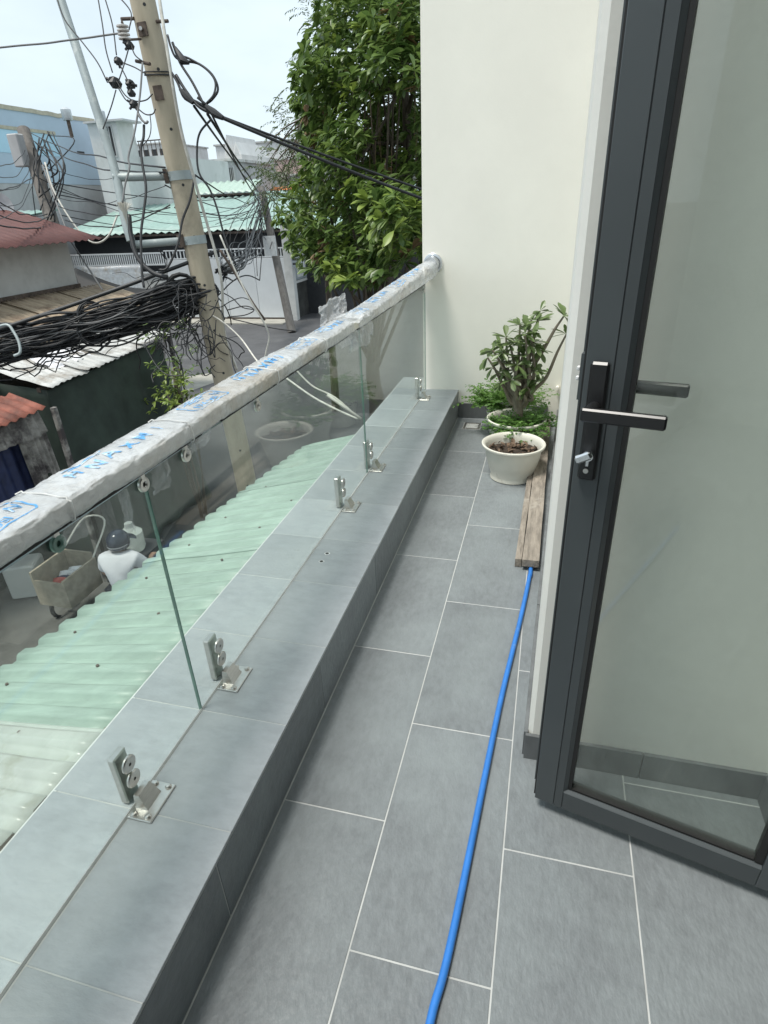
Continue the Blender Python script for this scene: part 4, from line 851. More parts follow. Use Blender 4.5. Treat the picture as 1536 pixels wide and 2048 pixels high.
cable(spline([A(u, v, 5.5 + i * .1) for i, (u, v) in enumerate([(440, 500), (466, 540), (505, 605), (530, 640)])], 6), .012, 'rust', 'brown cable slanting down behind the concrete pole', None)
# white conduit down the pole's right side
cable(spline([A(316, -20, 5.05), A(336, 110, 5.15), A(360, 250, 5.4), A(385, 345, 5.6), A(412, 440, 5.9), A(432, 510, 6.05), (A(444, 570, 6.2)), A(446, 640, 6.5), A(455, 690, 6.7), A(472, 735, 6.9)], 8), .0145, 'cablew', 'white conduit running down the right side of the pole', None, 8)
cable(spline([A(474, 740, 6.9), A(458, 700, 6.85), A(444, 698, 6.85), A(440, 720, 6.85), A(440, 745, 6.85), A(452, 755, 6.9)], 8), .016, 'cablew', 'white bent conduit hook low on the concrete pole', None, 8)
cable(spline([A(358, 565, 6.3), A(374, 595, 6.3), A(400, 618, 6.3), A(440, 640, 6.3), A(480, 675, 6.2), A(520, 728, 5.6), A(560, 748, 5.2), A(620, 790, 4.8), A(665, 815, 4.6), A(715, 838, 4.5)], 8), .008, 'cablew', 'white cable sagging past the pole and behind the glass', None, 8)
cable(spline([A(590, 738, 5.0), A(625, 772, 5.0), A(670, 795, 4.9), A(720, 838, 4.8)], 8), .007, 'cablew', 'thin pale cable with a sleeve seen through the glass', None, 8)
cable([A(655, 790, 4.85), A(722, 838, 4.78)], .013, 'cablew', 'pale plastic sleeve on the cable behind the glass', None, 8)
# left service line to the insulator and drops above it
cable(sag(A(-60, 100, 5.3), ip + V((0, 0, .05)), .01, 20, .004, 3), .0075, 'cableg', 'grey twisted service line reaching the insulator from the left', None)
drops = [([(112, -10), (130, 40), (165, 85), (195, 125), (215, 165)], 1), ([(195, -10), (205, 50), (212, 100), (225, 145)], 1), ([(208, -10), (225, 50), (233, 110)], 1), ([(235, -10), (262, 25), (258, 60)], 1), ([(258, 95), (248, 130), (238, 160)], 1), ([(262, 90), (270, 110), (284, 122)], 1), ([(245, 125), (270, 135), (292, 148)], 1), ([(235, 120), (250, 150), (258, 168), (260, 182)], 1), ([(232, 160), (250, 190), (270, 202), (292, 200), (305, 188)], 1), ([(236, 175), (252, 200), (270, 210)], 1), ([(270, 212), (290, 228), (305, 228), (311, 218)], 1), ([(232, 180), (222, 215), (206, 258)], 1), ([(272, 216), (282, 235), (290, 248)], 1)]
for k, (pts, _) in enumerate(drops):
    cable(spline([A(u, v, 5.1) for u, v in pts], 6), .0055, label='thin black drop wire left of the concrete pole', group='drop wires left of the concrete pole', n=5, name='drop_wire')
for k, (u, v, s_) in enumerate([(258, 90, .034), (236, 122, .032), (229, 165, .046), (260, 168, .036), (262, 186, .030), (267, 208, .034)]):
    b = MB().lathe((0, 0, 0), [(.0001, -s_), (s_ * .7, -s_ * .8), (s_, 0), (s_ * .6, s_ * .8), (.0001, s_)], 9, 1.6); c = A(u, v, 5.1); b.v = [c + V((p.x, p.y, p.z)) for p in b.v]
    for q in range(3): e = V((rnd.gauss(0, 1), rnd.gauss(0, 1), rnd.gauss(0, 1))).normalized(); b.cyl(c, c + e * s_ * 1.6, s_ * .3, 6)
    b.build('tap_connector', M['cable'], label='taped black wire connector hanging left of the pole', cat='connector', group='taped connectors left of the pole')
cable(spline([A(u, v, 5.1) for u, v in [(285, 125), (280, 190), (270, 260), (257, 312), (259, 335), (250, 370), (245, 405)]], 6), .008, 'cableg', 'grey wire hanging straight between the pipe and the pole', None)
hk = spline([A(u, v, 5.1) for u, v in [(276, 228), (284, 240), (292, 246), (296, 242)]], 6); cable(hk, .010, 'cableg', 'short grey hook hanging above the pale pipe arm', None, name='wire_hook', cat='hook')
cable(spline([A(u, v, 5.15) for u, v in [(288, 250), (287, 275), (282, 295), (285, 330), (292, 375), (288, 420), (282, 470), (284, 545), (288, 575)]], 6), .011, label='long black cable hanging between the pipe and the pole', group=None)
cable(spline([A(u, v, 5.1) for u, v in [(300, 228), (302, 255), (298, 275), (285, 292)]], 6), .004, label='thin black wire curling beside the grey hook', group=None)
cable(spline([A(u, v, 5.75) for u, v in [(258, 430), (262, 470), (275, 515), (305, 545), (335, 555)]], 6), .022, label='thick black cable bending out of the riser pipe', group=None, n=8)
cable(spline([A(u, v, 5.7) for u, v in [(390, 350), (380, 400), (365, 440), (355, 490), (335, 535), (318, 540)]], 6), .011, label='black cable crossing the face of the concrete pole', group=None)
for (v0, r) in ((136, .006), (142, .007)):
    c = on_pole(v0 + 8); pts = [c + (dirp.orthogonal().normalized() * math.cos(a) + dirp.cross(dirp.orthogonal().normalized()) * math.sin(a)) * .122 + dirp * (.02 * math.sin(a)) for a in [TAU * i / 20 for i in range(21)]]
    cable(pts, r, label='upper black wire wrapped round the concrete pole' if v0 == 136 else 'lower thicker black wire wrapped round the concrete pole', group='wires wrapped round the concrete pole', name='wire_wrap')
# the thick bundle along the left
mess = cable(sag(A(440, 500, 6.15), A(-140, 702, 5.7), .03, 18), .019, label='straight thick messenger cable above the cable bundle', group=None, n=8)
bd = thing('cable_bundle', 'thick drooping bundle of black cables left of the pole', 'cable bundle', A(150, 660, 6.1))
ctr = [A(432, 582, 6.3), A(395, 592, 6.25), A(345, 603, 6.15), A(270, 632, 6.1), (A(190, 652, 6.05)), A(100, 672, 6.0), A(0, 690, 5.95), A(-140, 715, 5.8)]
cs = spline(ctr, 5)
for k in range(80):
    a = rnd.random() * TAU; q = .16 * math.sqrt(rnd.random()); tw = rnd.uniform(-1.6, 1.6); pts = []
    for i, p in enumerate(cs):
        t = i / (len(cs) - 1); w_ = min(1.1, .35 + t * 3.2) + .25 * max(0, 1 - abs(t - .28) / .2); an = a + tw * t
        pts.append(p + V((0, math.cos(an) * q * w_, math.sin(an) * q * w_)) + V((noise.noise(V((t * 5, k, 1))), noise.noise(V((t * 5, k, 5))), noise.noise(V((t * 5, k, 9))))) * .11)
    MB().tube(pts, rnd.choice((.005, .006, .008, .010, .014)), 5).build('cable', M['cableg' if k % 17 == 0 else 'cable'], bd, True)
def coil(c, r, n, lab, tilt=(1, 0, 0), rr_=.007, grp=None, name='cable_coil'):
    pts = []; ax = V(tilt).normalized(); a = ax.orthogonal().normalized(); b = ax.cross(a)
    for i in range(n * 14): t = TAU * i / 14; q = r * (1 + .25 * noise.noise(V((i * .09, c.x * 3, c.y)))); pts.append(c + (a * math.cos(t) + b * math.sin(t)) * q + ax * (.02 * math.sin(i * .5) + .012 * noise.noise(V((i * .2, 3, c.z * 5)))))
    return MB().tube(pts, rr_, 5).build(name, M['cable'], None, True, label=lab, cat='cable coil', group=grp)
coil(A(185, 632, 6.0), .125, 6, 'loose black cable coil standing above the bundle', (1, -.6, .3)); coil(A(185, 662, 6.0), .13, 5, 'black cable coil hanging under the bundle', (1, -.8, .6)); coil(A(365, 580, 6.1), .15, 5, 'dense black cable coil at the pole end of the bundle', (.6, -1, .2), .009)
for k in range(9):
    c = A(rnd.uniform(170, 300), rnd.uniform(630, 660), 6.0); MB().tube(spline([c + V((rnd.gauss(0, .06), rnd.gauss(0, .05), rnd.gauss(0, .04))) for _ in range(7)], 4), .025, 7).build('black_rag', M['rubber'], None, True, label='shred of black plastic on the white shed roof', cat='rag', group='black shreds on the shed roof') if False else None
for k in range(16):
    t0 = rnd.uniform(.1, .75); i0 = int(t0 * (len(cs) - 1)); i1 = min(len(cs) - 1, i0 + rnd.randint(4, 12)); a, b = cs[i0] + V((rnd.gauss(0, .08), rnd.gauss(0, .08), -.1)), cs[i1] + V((rnd.gauss(0, .08), rnd.gauss(0, .08), -.1))
    MB().tube(sag(a, b, rnd.uniform(.05, .28), 14, .08, k), rnd.uniform(.004, .008), 5).build('cable', M['cable'], bd, True)
# tangle at the pole: each strand a cable
for k in range(60):
    c = A(rnd.uniform(300, 440), rnd.uniform(560, 680), rnd.uniform(5.9, 6.3)); L = rnd.uniform(.3, .9); pts = [c]; d = V((rnd.uniform(-1, 1), rnd.uniform(-1, 1), rnd.uniform(-.9, .4))).normalized()
    for i in range(6): d = (d + V((rnd.gauss(0, .5), rnd.gauss(0, .5), rnd.gauss(-.12, .4)))).normalized(); pts.append(pts[-1] + d * L / 6)
    cable(spline(pts, 4), rnd.uniform(.003, .007), label='stray black wire end in the tangle at the pole', group='stray wires in the tangle at the pole', n=4, name='stray_wire')
for k, pts in enumerate([[(400, 650), (375, 680), (390, 720), (425, 700), (432, 640)], [(360, 670), (355, 690), (385, 680), (395, 650)], [(415, 640), (425, 670), (430, 715), (420, 690)], [(405, 690), (402, 720), (408, 750), (424, 745)], [(455, 620), (490, 612), (508, 620), (490, 630), (455, 634)], [(465, 638), (540, 655), (590, 662)], [(430, 755), (420, 740), (430, 730)], [(380, 640), (372, 700), (382, 720)]]):
    cable(spline([A(u, v, 6.2) for u, v in pts], 6), .006, label='thin black loop of wire hanging around the pole foot', group='thin wire loops around the pole foot', n=5, name='wire_loop')
hkp = spline([A(-10, 655, 5.6), A(15, 650, 5.6), A(28, 665, 5.6), A(38, 685, 5.6), A(40, 705, 5.6), A(28, 712, 5.6)], 6); cable(hkp, .013, 'galv', 'grey cable hook gripping the messenger cable at left', None, 8, 'cable_hook', 'hook')
# lattice of thinner lines over the roofs
far = [((60, 265), (330, 335), 12.3, 5.5, .1, .012), ((65, 280), (330, 345), 12.3, 5.6, .15, .012), ((105, 365), (525, 385), 12, 26, .3, .016), ((0, 405), (95, 428), 9, 12, .1, .014), ((110, 410), (340, 415), 12, 9, .15, .012), ((130, 440), (340, 410), 12, 9, .2, .014), ((350, 415), (525, 400), 9, 26, .3, .02), ((390, 350), (520, 400), 6, 26, .2, .012), ((545, 380), (860, 420), 26, 20, .3, .02), ((540, 385), (700, 350), 26, 30, .3, .02), ((-20, 330), (50, 300), 8, 12, .1, .010), ((-20, 345), (55, 310), 8, 12, .2, .008), ((-20, 372), (60, 330), 8, 12, .2, .008), ((-20, 400), (62, 340), 8, 12, .3, .008), ((-20, 440), (70, 350), 8, 12, .2, .008), ((-20, 385), (70, 350), 8, 12, .05, .012), ((115, 395), (330, 372), 12, 9, .15, .008), ((90, 330), (260, 345), 12, 14, .2, .008), ((112, 380), (520, 392), 12, 26, .6, .012), ((112, 372), (520, 380), 12, 26, 1.0, .010), ((120, 430), (520, 420), 12, 26, .5, .012), ((120, 390), (700, 385), 12, 34, .8, .014), ((330, 370), (525, 380), 9, 26, .5, .014), ((-20, 420), (110, 420), 9, 12, .2, .014), ((-20, 445), (112, 445), 9, 12, .1, .018)]
for (a, b, d0, d1, s_, r) in far: cable(sag(A(*a, d0), A(*b, d1), s_, 20, .05, a[0]), r * .75, n=5)
cable(spline([A(u, v, 11.9) for u, v in [(90, 325), (105, 375), (135, 430), (170, 475), (195, 486), (218, 470), (235, 430)]], 6), .018, 'cablew', 'white cable drooping in a loop right of the old pole', None)
cable([A(85, 330, 12), A(140, 480, 11.8), A(205, 580, 11)], .016, 'cableg', 'grey stay wire slanting down from the old pole', None)
for k in range(14):
    c0 = A(rnd.uniform(60, 105), rnd.uniform(262, 300), 12.1); c1 = A(rnd.uniform(70, 110), rnd.uniform(330, 450), 12.1); mid = c0.lerp(c1, .5) + V((rnd.uniform(-.3, .6), rnd.uniform(-.3, .2), rnd.uniform(-.2, .2)))
    cable(spline([c0, mid, c1], 6), rnd.uniform(.008, .016), label='black wire knotted round the head of the old pole', group='wires knotted round the old pole', n=4, name='stray_wire')
for k in range(16):
    c0 = A(rnd.uniform(505, 550), rnd.uniform(378, 420), 25.8); c1 = A(rnd.uniform(430, 545), rnd.uniform(430, 560), 25.6); mid = c0.lerp(c1, .5) + V((rnd.uniform(-.5, .3), 0, rnd.uniform(-.6, .2)))
    cable(spline([c0, mid, c1], 6), rnd.uniform(.010, .02), label='black wire hanging from the pole beside the gate', group='wires hanging by the gate pole', n=4, name='stray_wire')
gb = thing('cable_bundle', 'loose black cable bundle swinging in front of the white gate', 'cable bundle', A(470, 530, 16))
for k in range(18):
    j = lambda s_: V((rnd.gauss(0, s_), rnd.gauss(0, s_), rnd.gauss(0, s_)))
    MB().tube(spline([A(440, 545, 7.0) + j(.04), A(470, 532, 13) + j(.10), A(497, 500, 20) + j(.18), A(512, 455, 25) + j(.22), A(525, 400, 25.9) + j(.2)], 5), rnd.uniform(.010, .022), 4).build('cable', M['cable'], gb, True)
# ================================================================ GATE, FENCE, FAR BUILDINGS
GY = 28.4
g = thing('metal_gate', 'wide white sheet metal gate with vertical bars along its top', 'gate', (-15, GY, S))
xs = [-18.9, -17.3, -15.7, -14.05, -12.45]
for a, b in zip(xs[:-1], xs[1:]): MB().box((a + .008, GY, S + .12), (b - .008, GY + .05, -.72), .01).build('panel', M['gate'], g)
for z in (-.70, .0 - .32): MB().box((-18.9, GY, z), (-12.45, GY + .06, z + .05)).build('rail', M['gate'], g)
x = -18.8
while x < -12.5: MB().box((x, GY + .01, -.65), (x + .05, GY + .05, -.321)).build('bar', M['gate'], g); x += .2
MB().box((-18.9, GY, S + .05), (-12.45, GY + .04, S + .11)).build('bottom_rail', M['rust'], g)
MB().box((-12.42, GY - .1, S), (-12.02, GY + .25, .75)).build('gate_pillar', M['dirtw'], label='white gate pillar with chipped paint right of the gate', cat='pillar')
fn_ = thing('railing_fence', 'white balustrade fence above a low wall left of the gate', 'fence', (-22, GY, S))
MB().box((-27, GY + .1, S), (-18.95, GY + .25, -1.35)).build('wall', M['dirtw'], fn_)
for z in (-.42, -.95, -1.32): MB().box((-27, GY, z), (-18.95, GY + .06, z + .07)).build('rail', M['gate'], fn_)
bb = MB(); x = -26.9
while x < -19: bb.box((x, GY + .01, -.88), (x + .05, GY + .05, -.421)); x += .125
bb.build('baluster', M['gate'], fn_, kind='stuff')
# translucent sheet and black awning before the fence
def pf(u, v): return V((-24.0 + 4.4 * u, GY - 1.2 + .2 * math.sin(u * 9), -.85 - 1.1 * v - .25 * abs(math.sin(u * 7)) * v))
MB().sheet(pf, 40, 8, .01, V((0, -1, 0))).build('plastic_sheet', M['film'], None, True, label='grey plastic sheet draped under the white fence', cat='sheet')
def bf(u, v): return A(150 + 190 * u, 535 + 30 * u, 18) + V((.3 * u, -1.2 * v, -.9 * v - .35 * math.sin(u * 3)))
MB().sheet(bf, 24, 6, .02, V((0, 0, 1))).build('black_awning', M['rubber'], None, True, label='sagging black awning behind the rusty shed roof', cat='awning')
# dark yard roof behind the gate
def shed_roof2(name, lab, x0, x1, y0, z0, y1, z1, m, n=None, wallz=None, cat='roofed building'):
    t = thing(name, lab, cat, ((x0 + x1) / 2, y0, S)); n = n or int((x1 - x0) / .45)
    def fn(u, v): return V((x0 + (x1 - x0) * u, y0 + (y1 - y0) * v, z0 + (z1 - z0) * v + .05 * noise.noise(V((u * 9, v * 4, x0)))))
    corr(fn, n * 4, 5, .01, 'roof', M[m], t, 'u', n, .05)
    MB().box((x0 + .3, y0 + .8, S), (x1 - .3, y1 - .2, z0 - .12)).build('wall', M['dark' if wallz is None else wallz], t);  # dark box puts the unlit interior under the roof into its colour
    MB().box((x0, y0 + .05, z0 - .16), (x1, y0 + .15, z0 - .06)).build('eave_beam', M['rust'], t); return t
shed_roof2('green_roof_shed', 'long pale green corrugated roof behind the white gate', -26, -9.5, 29.6, .50, 37.5, 2.1, 'teal')
shed_roof2('green_roof_shed', 'second pale green roof above the long green roof', -30, -6, 38, 1.9, 47, 2.5, 'teal')
shed_roof2('green_roof_shed', 'far left green roof rising behind the old pole', -33, -23.6, 18.5, .75, 27.6, 1.75, 'teal')
shed_roof2('green_roof_shed', 'bright green awning roof on the grey wall', -27.8, -18, 37.6, 2.35, 39, 3.0, 'green', cat='awning')
shed_roof2('white_roof_shed', 'white roof strip between the green roofs', -14, -4, 48.5, 1.3, 56, 2.5, 'whites')
def block(name, lab, u0, u1, v0, d, m, depth=8., roof=None, cat='building', y=None):
    p, q = A(u0, v0, d), A(u1, v0, d); yy_ = min(p.y, q.y) if y is None else y; zt = (p.z + q.z) / 2; t = thing(name, lab, cat, ((p.x + q.x) / 2, yy_, S))
    MB().box((p.x, yy_, S), (q.x, yy_ + depth, zt)).build('wall', M[m], t)
    if roof: MB().box((p.x - .2, yy_ - .2, zt + .002), (q.x + .2, yy_ + depth + .2, zt + .18)).build('roof', M[roof], t)
    return t, p.x, q.x, yy_, zt
def win(t, x0, x1, y, z0, z1, bars=0, m='dark', frame='greyw'):
    f = MB()
    for a, b in (((x0, y - .06, z0), (x0 + .06, y + .02, z1)), ((x1 - .06, y - .06, z0), (x1, y + .02, z1)), ((x0 + .061, y - .06, z0), (x1 - .061, y + .02, z0 + .06)), ((x0 + .061, y - .06, z1 - .06), (x1 - .061, y + .02, z1))): f.box(a, b)
    for k in range(bars): xx = x0 + (x1 - x0) * (k + 1) / (bars + 1); f.box((xx - .025, y - .05, z0 + .061), (xx + .025, y - .01, z1 - .061))
    fo = f.build('window', M[frame], t); MB().box((x0 + .06, y - .008, z0 + .06), (x1 - .06, y - .002, z1 - .06)).build('pane', M[m], fo)
# big blue building, its wall along the street side
BX = -28.0; bl = thing('blue_building', 'tall pale blue building with beige parapet at upper left', 'building', (BX - 5, 28, S))
zt = 6.5
MB().box((BX - 12, 14, 3.1), (BX, 37.4, zt)).build('upper_wall', M['bluew'], bl); MB().box((BX - 12, 14, S), (BX - .02, 38.0, 3.098)).build('lower_wall', M['greyw'], bl)
def cop(u, v): y = 14 + 23.5 * u; return V((BX - 12 + 12.05 * v, y, zt + .16 + .07 * noise.noise(V((u * 40, 1, 1)))))
MB().sheet(cop, 60, 2, .2, V((0, 0, 1))).build('parapet', M['beige'], bl)
MB().box((BX, 17, 4.5), (BX + .02, 33.8, 5.55)).build('light_panel', M['bluel'], bl, label='light blue painted panel on the wall'); MB().box((BX, 17, 5.56), (BX + .05, 33.8, 5.72)).build('ledge', M['beige'], bl)
MB().box((BX, 35.3, 4.75), (BX + .03, 35.9, 4.86)).build('vent_slot', M['dark'], bl)
# house with dark window to its right
t, x0, x1, y_, z_ = block('grey_house', 'grey house with dark barred window right of the blue building', 224, 345, 315, 36, 'whitew', 8)
tw = MB().box((x0, y_ - 1.6, S), (x0 + 1.9, y_ - .002, z_ + 1.65)).build('tower', M['whitew'], t); win(t, x0 + .85, x0 + 1.6, y_ - 1.605, z_ - .05, z_ + 1.5, 2); MB().box((x0 - .1, y_ - 1.8, z_ + 1.652), (x0 + 2.5, y_ - .002, z_ + 1.75)).build('tower_roof', M['greyw'], t)
for k in range(9): MB().box((x0 + 2.0 + k * .28, y_, z_ + .002), (x0 + 2.03 + k * .28, y_ + .04, z_ + .75)).build('rail_post', M['rust'], t)
MB().box((x0 + 1.95, y_ - .01, z_ + .76), (x1, y_ + .05, z_ + .82)).build('handrail', M['rust'], t)
t, x0, x1, y_, z_ = block('low_house', 'low house with dark louvred windows behind the concrete pole', 395, 470, 325, 44, 'greyw', 8, 'whites')
for k in range(3): win(t, x0 + .15 + k * .95, x0 + 1.0 + k * .95, y_, z_ - 1.9, z_ - .35, 5)
t, x0, x1, y_, z_ = block('gable_house', 'small white house with twin pointed gables', 449, 487, 310, 46, 'whitew', 6)
for k in range(2):
    w_ = (x1 - x0) / 2; xa = x0 + k * w_; m = MB(); h_ = 1.35 if k == 0 else .85
    m.add([V(p) for p in ((xa, y_, z_), (xa + w_, y_, z_), (xa + w_ / 2, y_, z_ + h_), (xa, y_ + 5, z_), (xa + w_, y_ + 5, z_), (xa + w_ / 2, y_ + 5, z_ + h_))], [(0, 1, 2), (3, 5, 4), (0, 2, 5, 3), (1, 4, 5, 2)]); m.build('gable', M['whitew'], t)
    MB().add([V(p) for p in ((xa + .16, y_ - .03, z_ + .08), (xa + w_ - .16, y_ - .03, z_ + .08), (xa + w_ / 2, y_ - .03, z_ + h_ - .25), (xa + .16, y_ + .02, z_ + .08), (xa + w_ - .16, y_ + .02, z_ + .08), (xa + w_ / 2, y_ + .02, z_ + h_ - .25))], [(0, 1, 2), (3, 5, 4), (0, 2, 5, 3), (1, 4, 5, 2), (0, 3, 4, 1)]).build('gable_window', M['greyw'], t)
win(t, x0 + .5, x0 + 1.2, y_, z_ - 1.4, z_ - .5)
t, x0, x1, y_, z_ = block('white_factory', 'large pale white factory hall on the horizon', 430, 640, 288, 120, 'whitew', 30); MB().box((x0 - .3, y_ - .3, z_ + .002), (x1 + .3, y_ + 30, z_ + .3)).build('roof', M['whites'], t)
t, x0, x1, y_, z_ = block('pink_house', 'low pink walled house under the white factory', 480, 640, 322, 85, 'pinkw', 10, 'whites')
t, x0, x1, y_, z_ = block('beige_house', 'beige house with dark doorway behind the far pole', 450, 520, 342, 60, 'beige', 8); win(t, x0 + .6, x0 + 1.8, y_, z_ - 2.2, z_ - .6, 3)
t, x0, x1, y_, z_ = block('pale_block', 'pale block on the skyline left of the pole', 262, 345, 290, 90, 'whitew', 12, 'whites')
for k in range(4): win(t, x0 + .5 + k * 1.4, x0 + 1.5 + k * 1.4, y_, z_ - 1.9, z_ - .6)
t, x0, x1, y_, z_ = block('pale_tower', 'pale narrow tower block behind the tree', 588, 640, 232, 100, 'whitew', 10)
for k in range(5): win(t, x0 + .4, x0 + 1.8, y_, z_ - 2.2 - k * 3, z_ - .8 - k * 3); win(t, x0 + 2.4, x0 + 3.6, y_, z_ - 2.2 - k * 3, z_ - .8 - k * 3)
tk = A(521, 312, 84); tt_ = thing('water_tank', 'steel water tank on a stand above the pink house', 'water tank', tk - V((0, 0, .9)))
smooth_by_angle(MB().lathe(tk, [(.0001, -.8), (.9, -.75), (.95, -.6), (.95, .5), (.7, .75), (.0001, .85)], 20).build('tank', M['tank'], tt_)); 
for dx in (-.6, .6): MB().box(tk + V((dx - .06, -.06, -1.4)), tk + V((dx + .06, .06, -.72))).build('leg', M['rust'], tt_)
for (u, v, lab) in ((133, 228, 'small steel water tank on top of the blue building'), (201, 232, 'pale round tank at the corner of the blue roof')):
    c = A(u, v, 27); t2 = thing('roof_tank', lab, 'water tank', c); smooth_by_angle(MB().lathe(c - V((0, 0, .25)), [(.0001, 0), (.2, 0), (.22, .06), (.22, .42), (.1, .5), (.0001, .52)], 16).build('tank', M['tank'], t2)); MB().cyl(c - V((0, 0, .9)), c - V((0, 0, .24)), .08, 8).build('leg', M['rust'], t2)
oa = A(572, 372, 50)
def oaf(u, v): return oa + V((-1.4 + 2.8 * u, -1.2 * v, -.5 * v + .05 * math.sin(u * 20)))
ot = thing('orange_awning', 'orange awning peeking out left of the tree', 'awning', oa); MB().sheet(oaf, 24, 4, .03, V((0, 0, 1))).build('canopy', M['orange'], ot, True)
for dx in (-1.35, 1.35): MB().cyl((oa.x + dx, oa.y - .05, S), (oa.x + dx, oa.y - .05, oa.z), .05, 8).build('post', M['rust'], ot)
# filler blocks that close the horizon
k = 0
for (u0, u1, v0, d, m, lab) in ((-140, -10, 280, 60, 'whitew', 'pale house at the far left edge'), (95, 215, 330, 40, 'greyw', 'grey wall building under the blue one'), (345, 400, 330, 70, 'whitew', 'white house seen just right of the pole'), (-100, 110, 380, 48, 'greyw', 'long grey wall behind the far left roof'), (560, 900, 345, 66, 'greyw', 'grey house row hidden behind the tree')):
    t, x0, x1, y_, z_ = block('far_house', lab, u0, u1, v0, d, m, 8, 'whites'); k += 1
    nw = max(2, int((x1 - x0) / 2.2))
    for q in range(nw): win(t, x0 + .5 + q * (x1 - x0 - .6) / nw, x0 + 1.5 + q * (x1 - x0 - .6) / nw, y_, z_ - 1.9, z_ - .7, 2)
# side wall along the street right of the gate, with boards
sw_ = thing('street_wall', 'dark mossy street wall with white coping right of the gate', 'wall', (-12.2, 34, S))
MB().box((-12.4, GY + .26, S), (-12.2, 45, -1.95)).build('lower_wall', M['mossy'], sw_); MB().box((-12.45, GY + .26, -1.948), (-12.15, 45, -1.83)).build('coping', M['dirtw'], sw_); MB().box((-12.4, GY + .26, -1.828), (-12.22, 45, .9)).build('upper_wall', M['dgreen'], sw_)
nb = thing('notice_board', 'grey notice board with white printed sheets on the street wall', 'notice board', (-12.1, 30.5, -1.8))
MB().box((-12.2, 28.75, -1.80), (-12.14, 33.5, -.55)).build('board', M['sign'], nb)
for (y0, y1, z0, z1) in ((29.1, 30.3, -1.7, -.72), (30.5, 31.6, -1.65, -.7)):
    o = MB().box((-12.139, y0, z0), (-12.125, y1, z1)).build('printed_sheet', M['paper'], nb)
    for r_ in range(8):
        zz = z1 - .1 - r_ * (z1 - z0 - .15) / 8; MB().box((-12.1245, y0 + .08, zz), (-12.121, y1 - .1 - .4 * rnd.random(), zz + .035)).build('print_line', M['dark'], o)
ps = thing('pillar_sign', 'two small grey sign plates fixed to the gate pillar', 'sign', (-12.0, GY - .12, -.6))
for (z0, z1) in ((-.35, .35), (-1.15, -.45)):
    o = MB().box((-12.0, GY - .15, z0), (-11.45, GY - .11, z1)).build('sign_plate', M['sign'], ps)
    for r_ in range(3): MB().box((-11.95, GY - .154, z1 - .2 - r_ * .2), (-11.55 - .1 * (r_ % 2), GY - .1505, z1 - .1 - r_ * .2)).build('print_line', M['dark'], o)
MB().box((-12.01, GY - .105, -1.2), (-11.4, GY - .08, .4)).build('backing', M['gate'], ps)
# satellite dish at the left edge
ds = thing('satellite_dish', 'small grey satellite dish at the left edge above the red roof', 'satellite dish', A(-4, 415, 11.5))
c = A(-6, 415, 11.5); dn = (CAM - c + V((2, 0, 3))).normalized(); a = dn.orthogonal().normalized(); b = dn.cross(a); m = MB().lathe((0, 0, 0), [(.0001, 0), (.1, .008), (.2, .035), (.27, .065), (.28, .068), (.27, .055), (.2, .02), (.0001, -.012)], 28); m.v = [c + a * p.x + b * p.y + dn * p.z for p in m.v]; smooth_by_angle(m.build('reflector', M['dish'], ds)); MB().tube([c - b * .26, c + dn * .3], .01, 6).build('feed_arm', M['dark'], ds); MB().tube([c - dn * .02, c - dn * .15, c - dn * .15 - V((0, 0, .9))], .02, 8).build('mast', M['galv'], ds)
# ================================================================ TREES
CAMF = V(R[2])
def pix(p):
    q = p - CAM; d = CAMF.dot(q); return CX + FPX * V(R[0]).dot(q) / d, CY + FPX * V(R[1]).dot(q) / d, d
def leaves_stuff(mws, T, F_, name, m, parent):
    vs = []; fs = []; k = 0; nv = len(T)
    for mw in mws:
        vs += [mw @ p for p in T]; fs += [tuple(i + k for i in f) for f in F_]; k += nv
    mb = MB(); mb.v = vs; mb.f = fs; mb.mi = [0] * len(fs); return mb.build(name, m, parent, True, kind='stuff')
poly = [(632, -60), (640, 0), (622, 60), (600, 110), (588, 180), (600, 240), (612, 300), (590, 370), (548, 430), (572, 470), (600, 520), (640, 560), (700, 585), (760, 565), (840, 520), (930, 520), (1010, 380), (1020, 150), (980, -80)]
def inside(u, v):
    c = False; j = len(poly) - 1
    for i in range(len(poly)):
        (a, b), (p, q) = poly[i], poly[j]
        if (b > v) != (q > v) and u < (p - a) * (v - b) / (q - b) + a: c = not c
        j = i
    return c
tb = V((A(735, 560, 11.6).x, A(735, 560, 11.6).y, S)); TC = A(790, 230, 10.6)
tr = thing('broadleaf_tree', 'big broadleaf tree with glossy leaf rosettes beside the cream wall', 'tree', tb)
TT, TF = leaf_template(.235, .092, .22, .32, .72, .06); lme = {}
for key in ('leaf', 'leafy', 'leafd'):
    me_ = bpy.data.meshes.new('leaf'); me_.from_pydata(TT, [], TF); me_.materials.append(M[key]); me_.polygons.foreach_set('use_smooth', [True] * len(TF)); lme[key] = me_
ros = []; tries = 0
while len(ros) < 1250 and tries < 40000:
    tries += 1
    u, v = rnd.uniform(540, 1020), rnd.uniform(-70, 590)
    if not inside(u, v) or (u > 860 and rnd.random() < .6): continue
    e = min(1, max(0, (u - 560) / 220)); cl = noise.noise(V((u * .011, v * .011, 2.)))
    hole = math.exp(-(((u - 800) / 65) ** 2 + ((v - 275) / 75) ** 2))
    d = 10.2 - 1.5 * e - 1.1 * cl + abs(rnd.gauss(0, .75)) + 1.7 * hole
    if rnd.random() < .18 + .6 * max(0, -cl): d += rnd.uniform(.3, 1.6)
    ros.append((A(u, v, d), u, v, d))
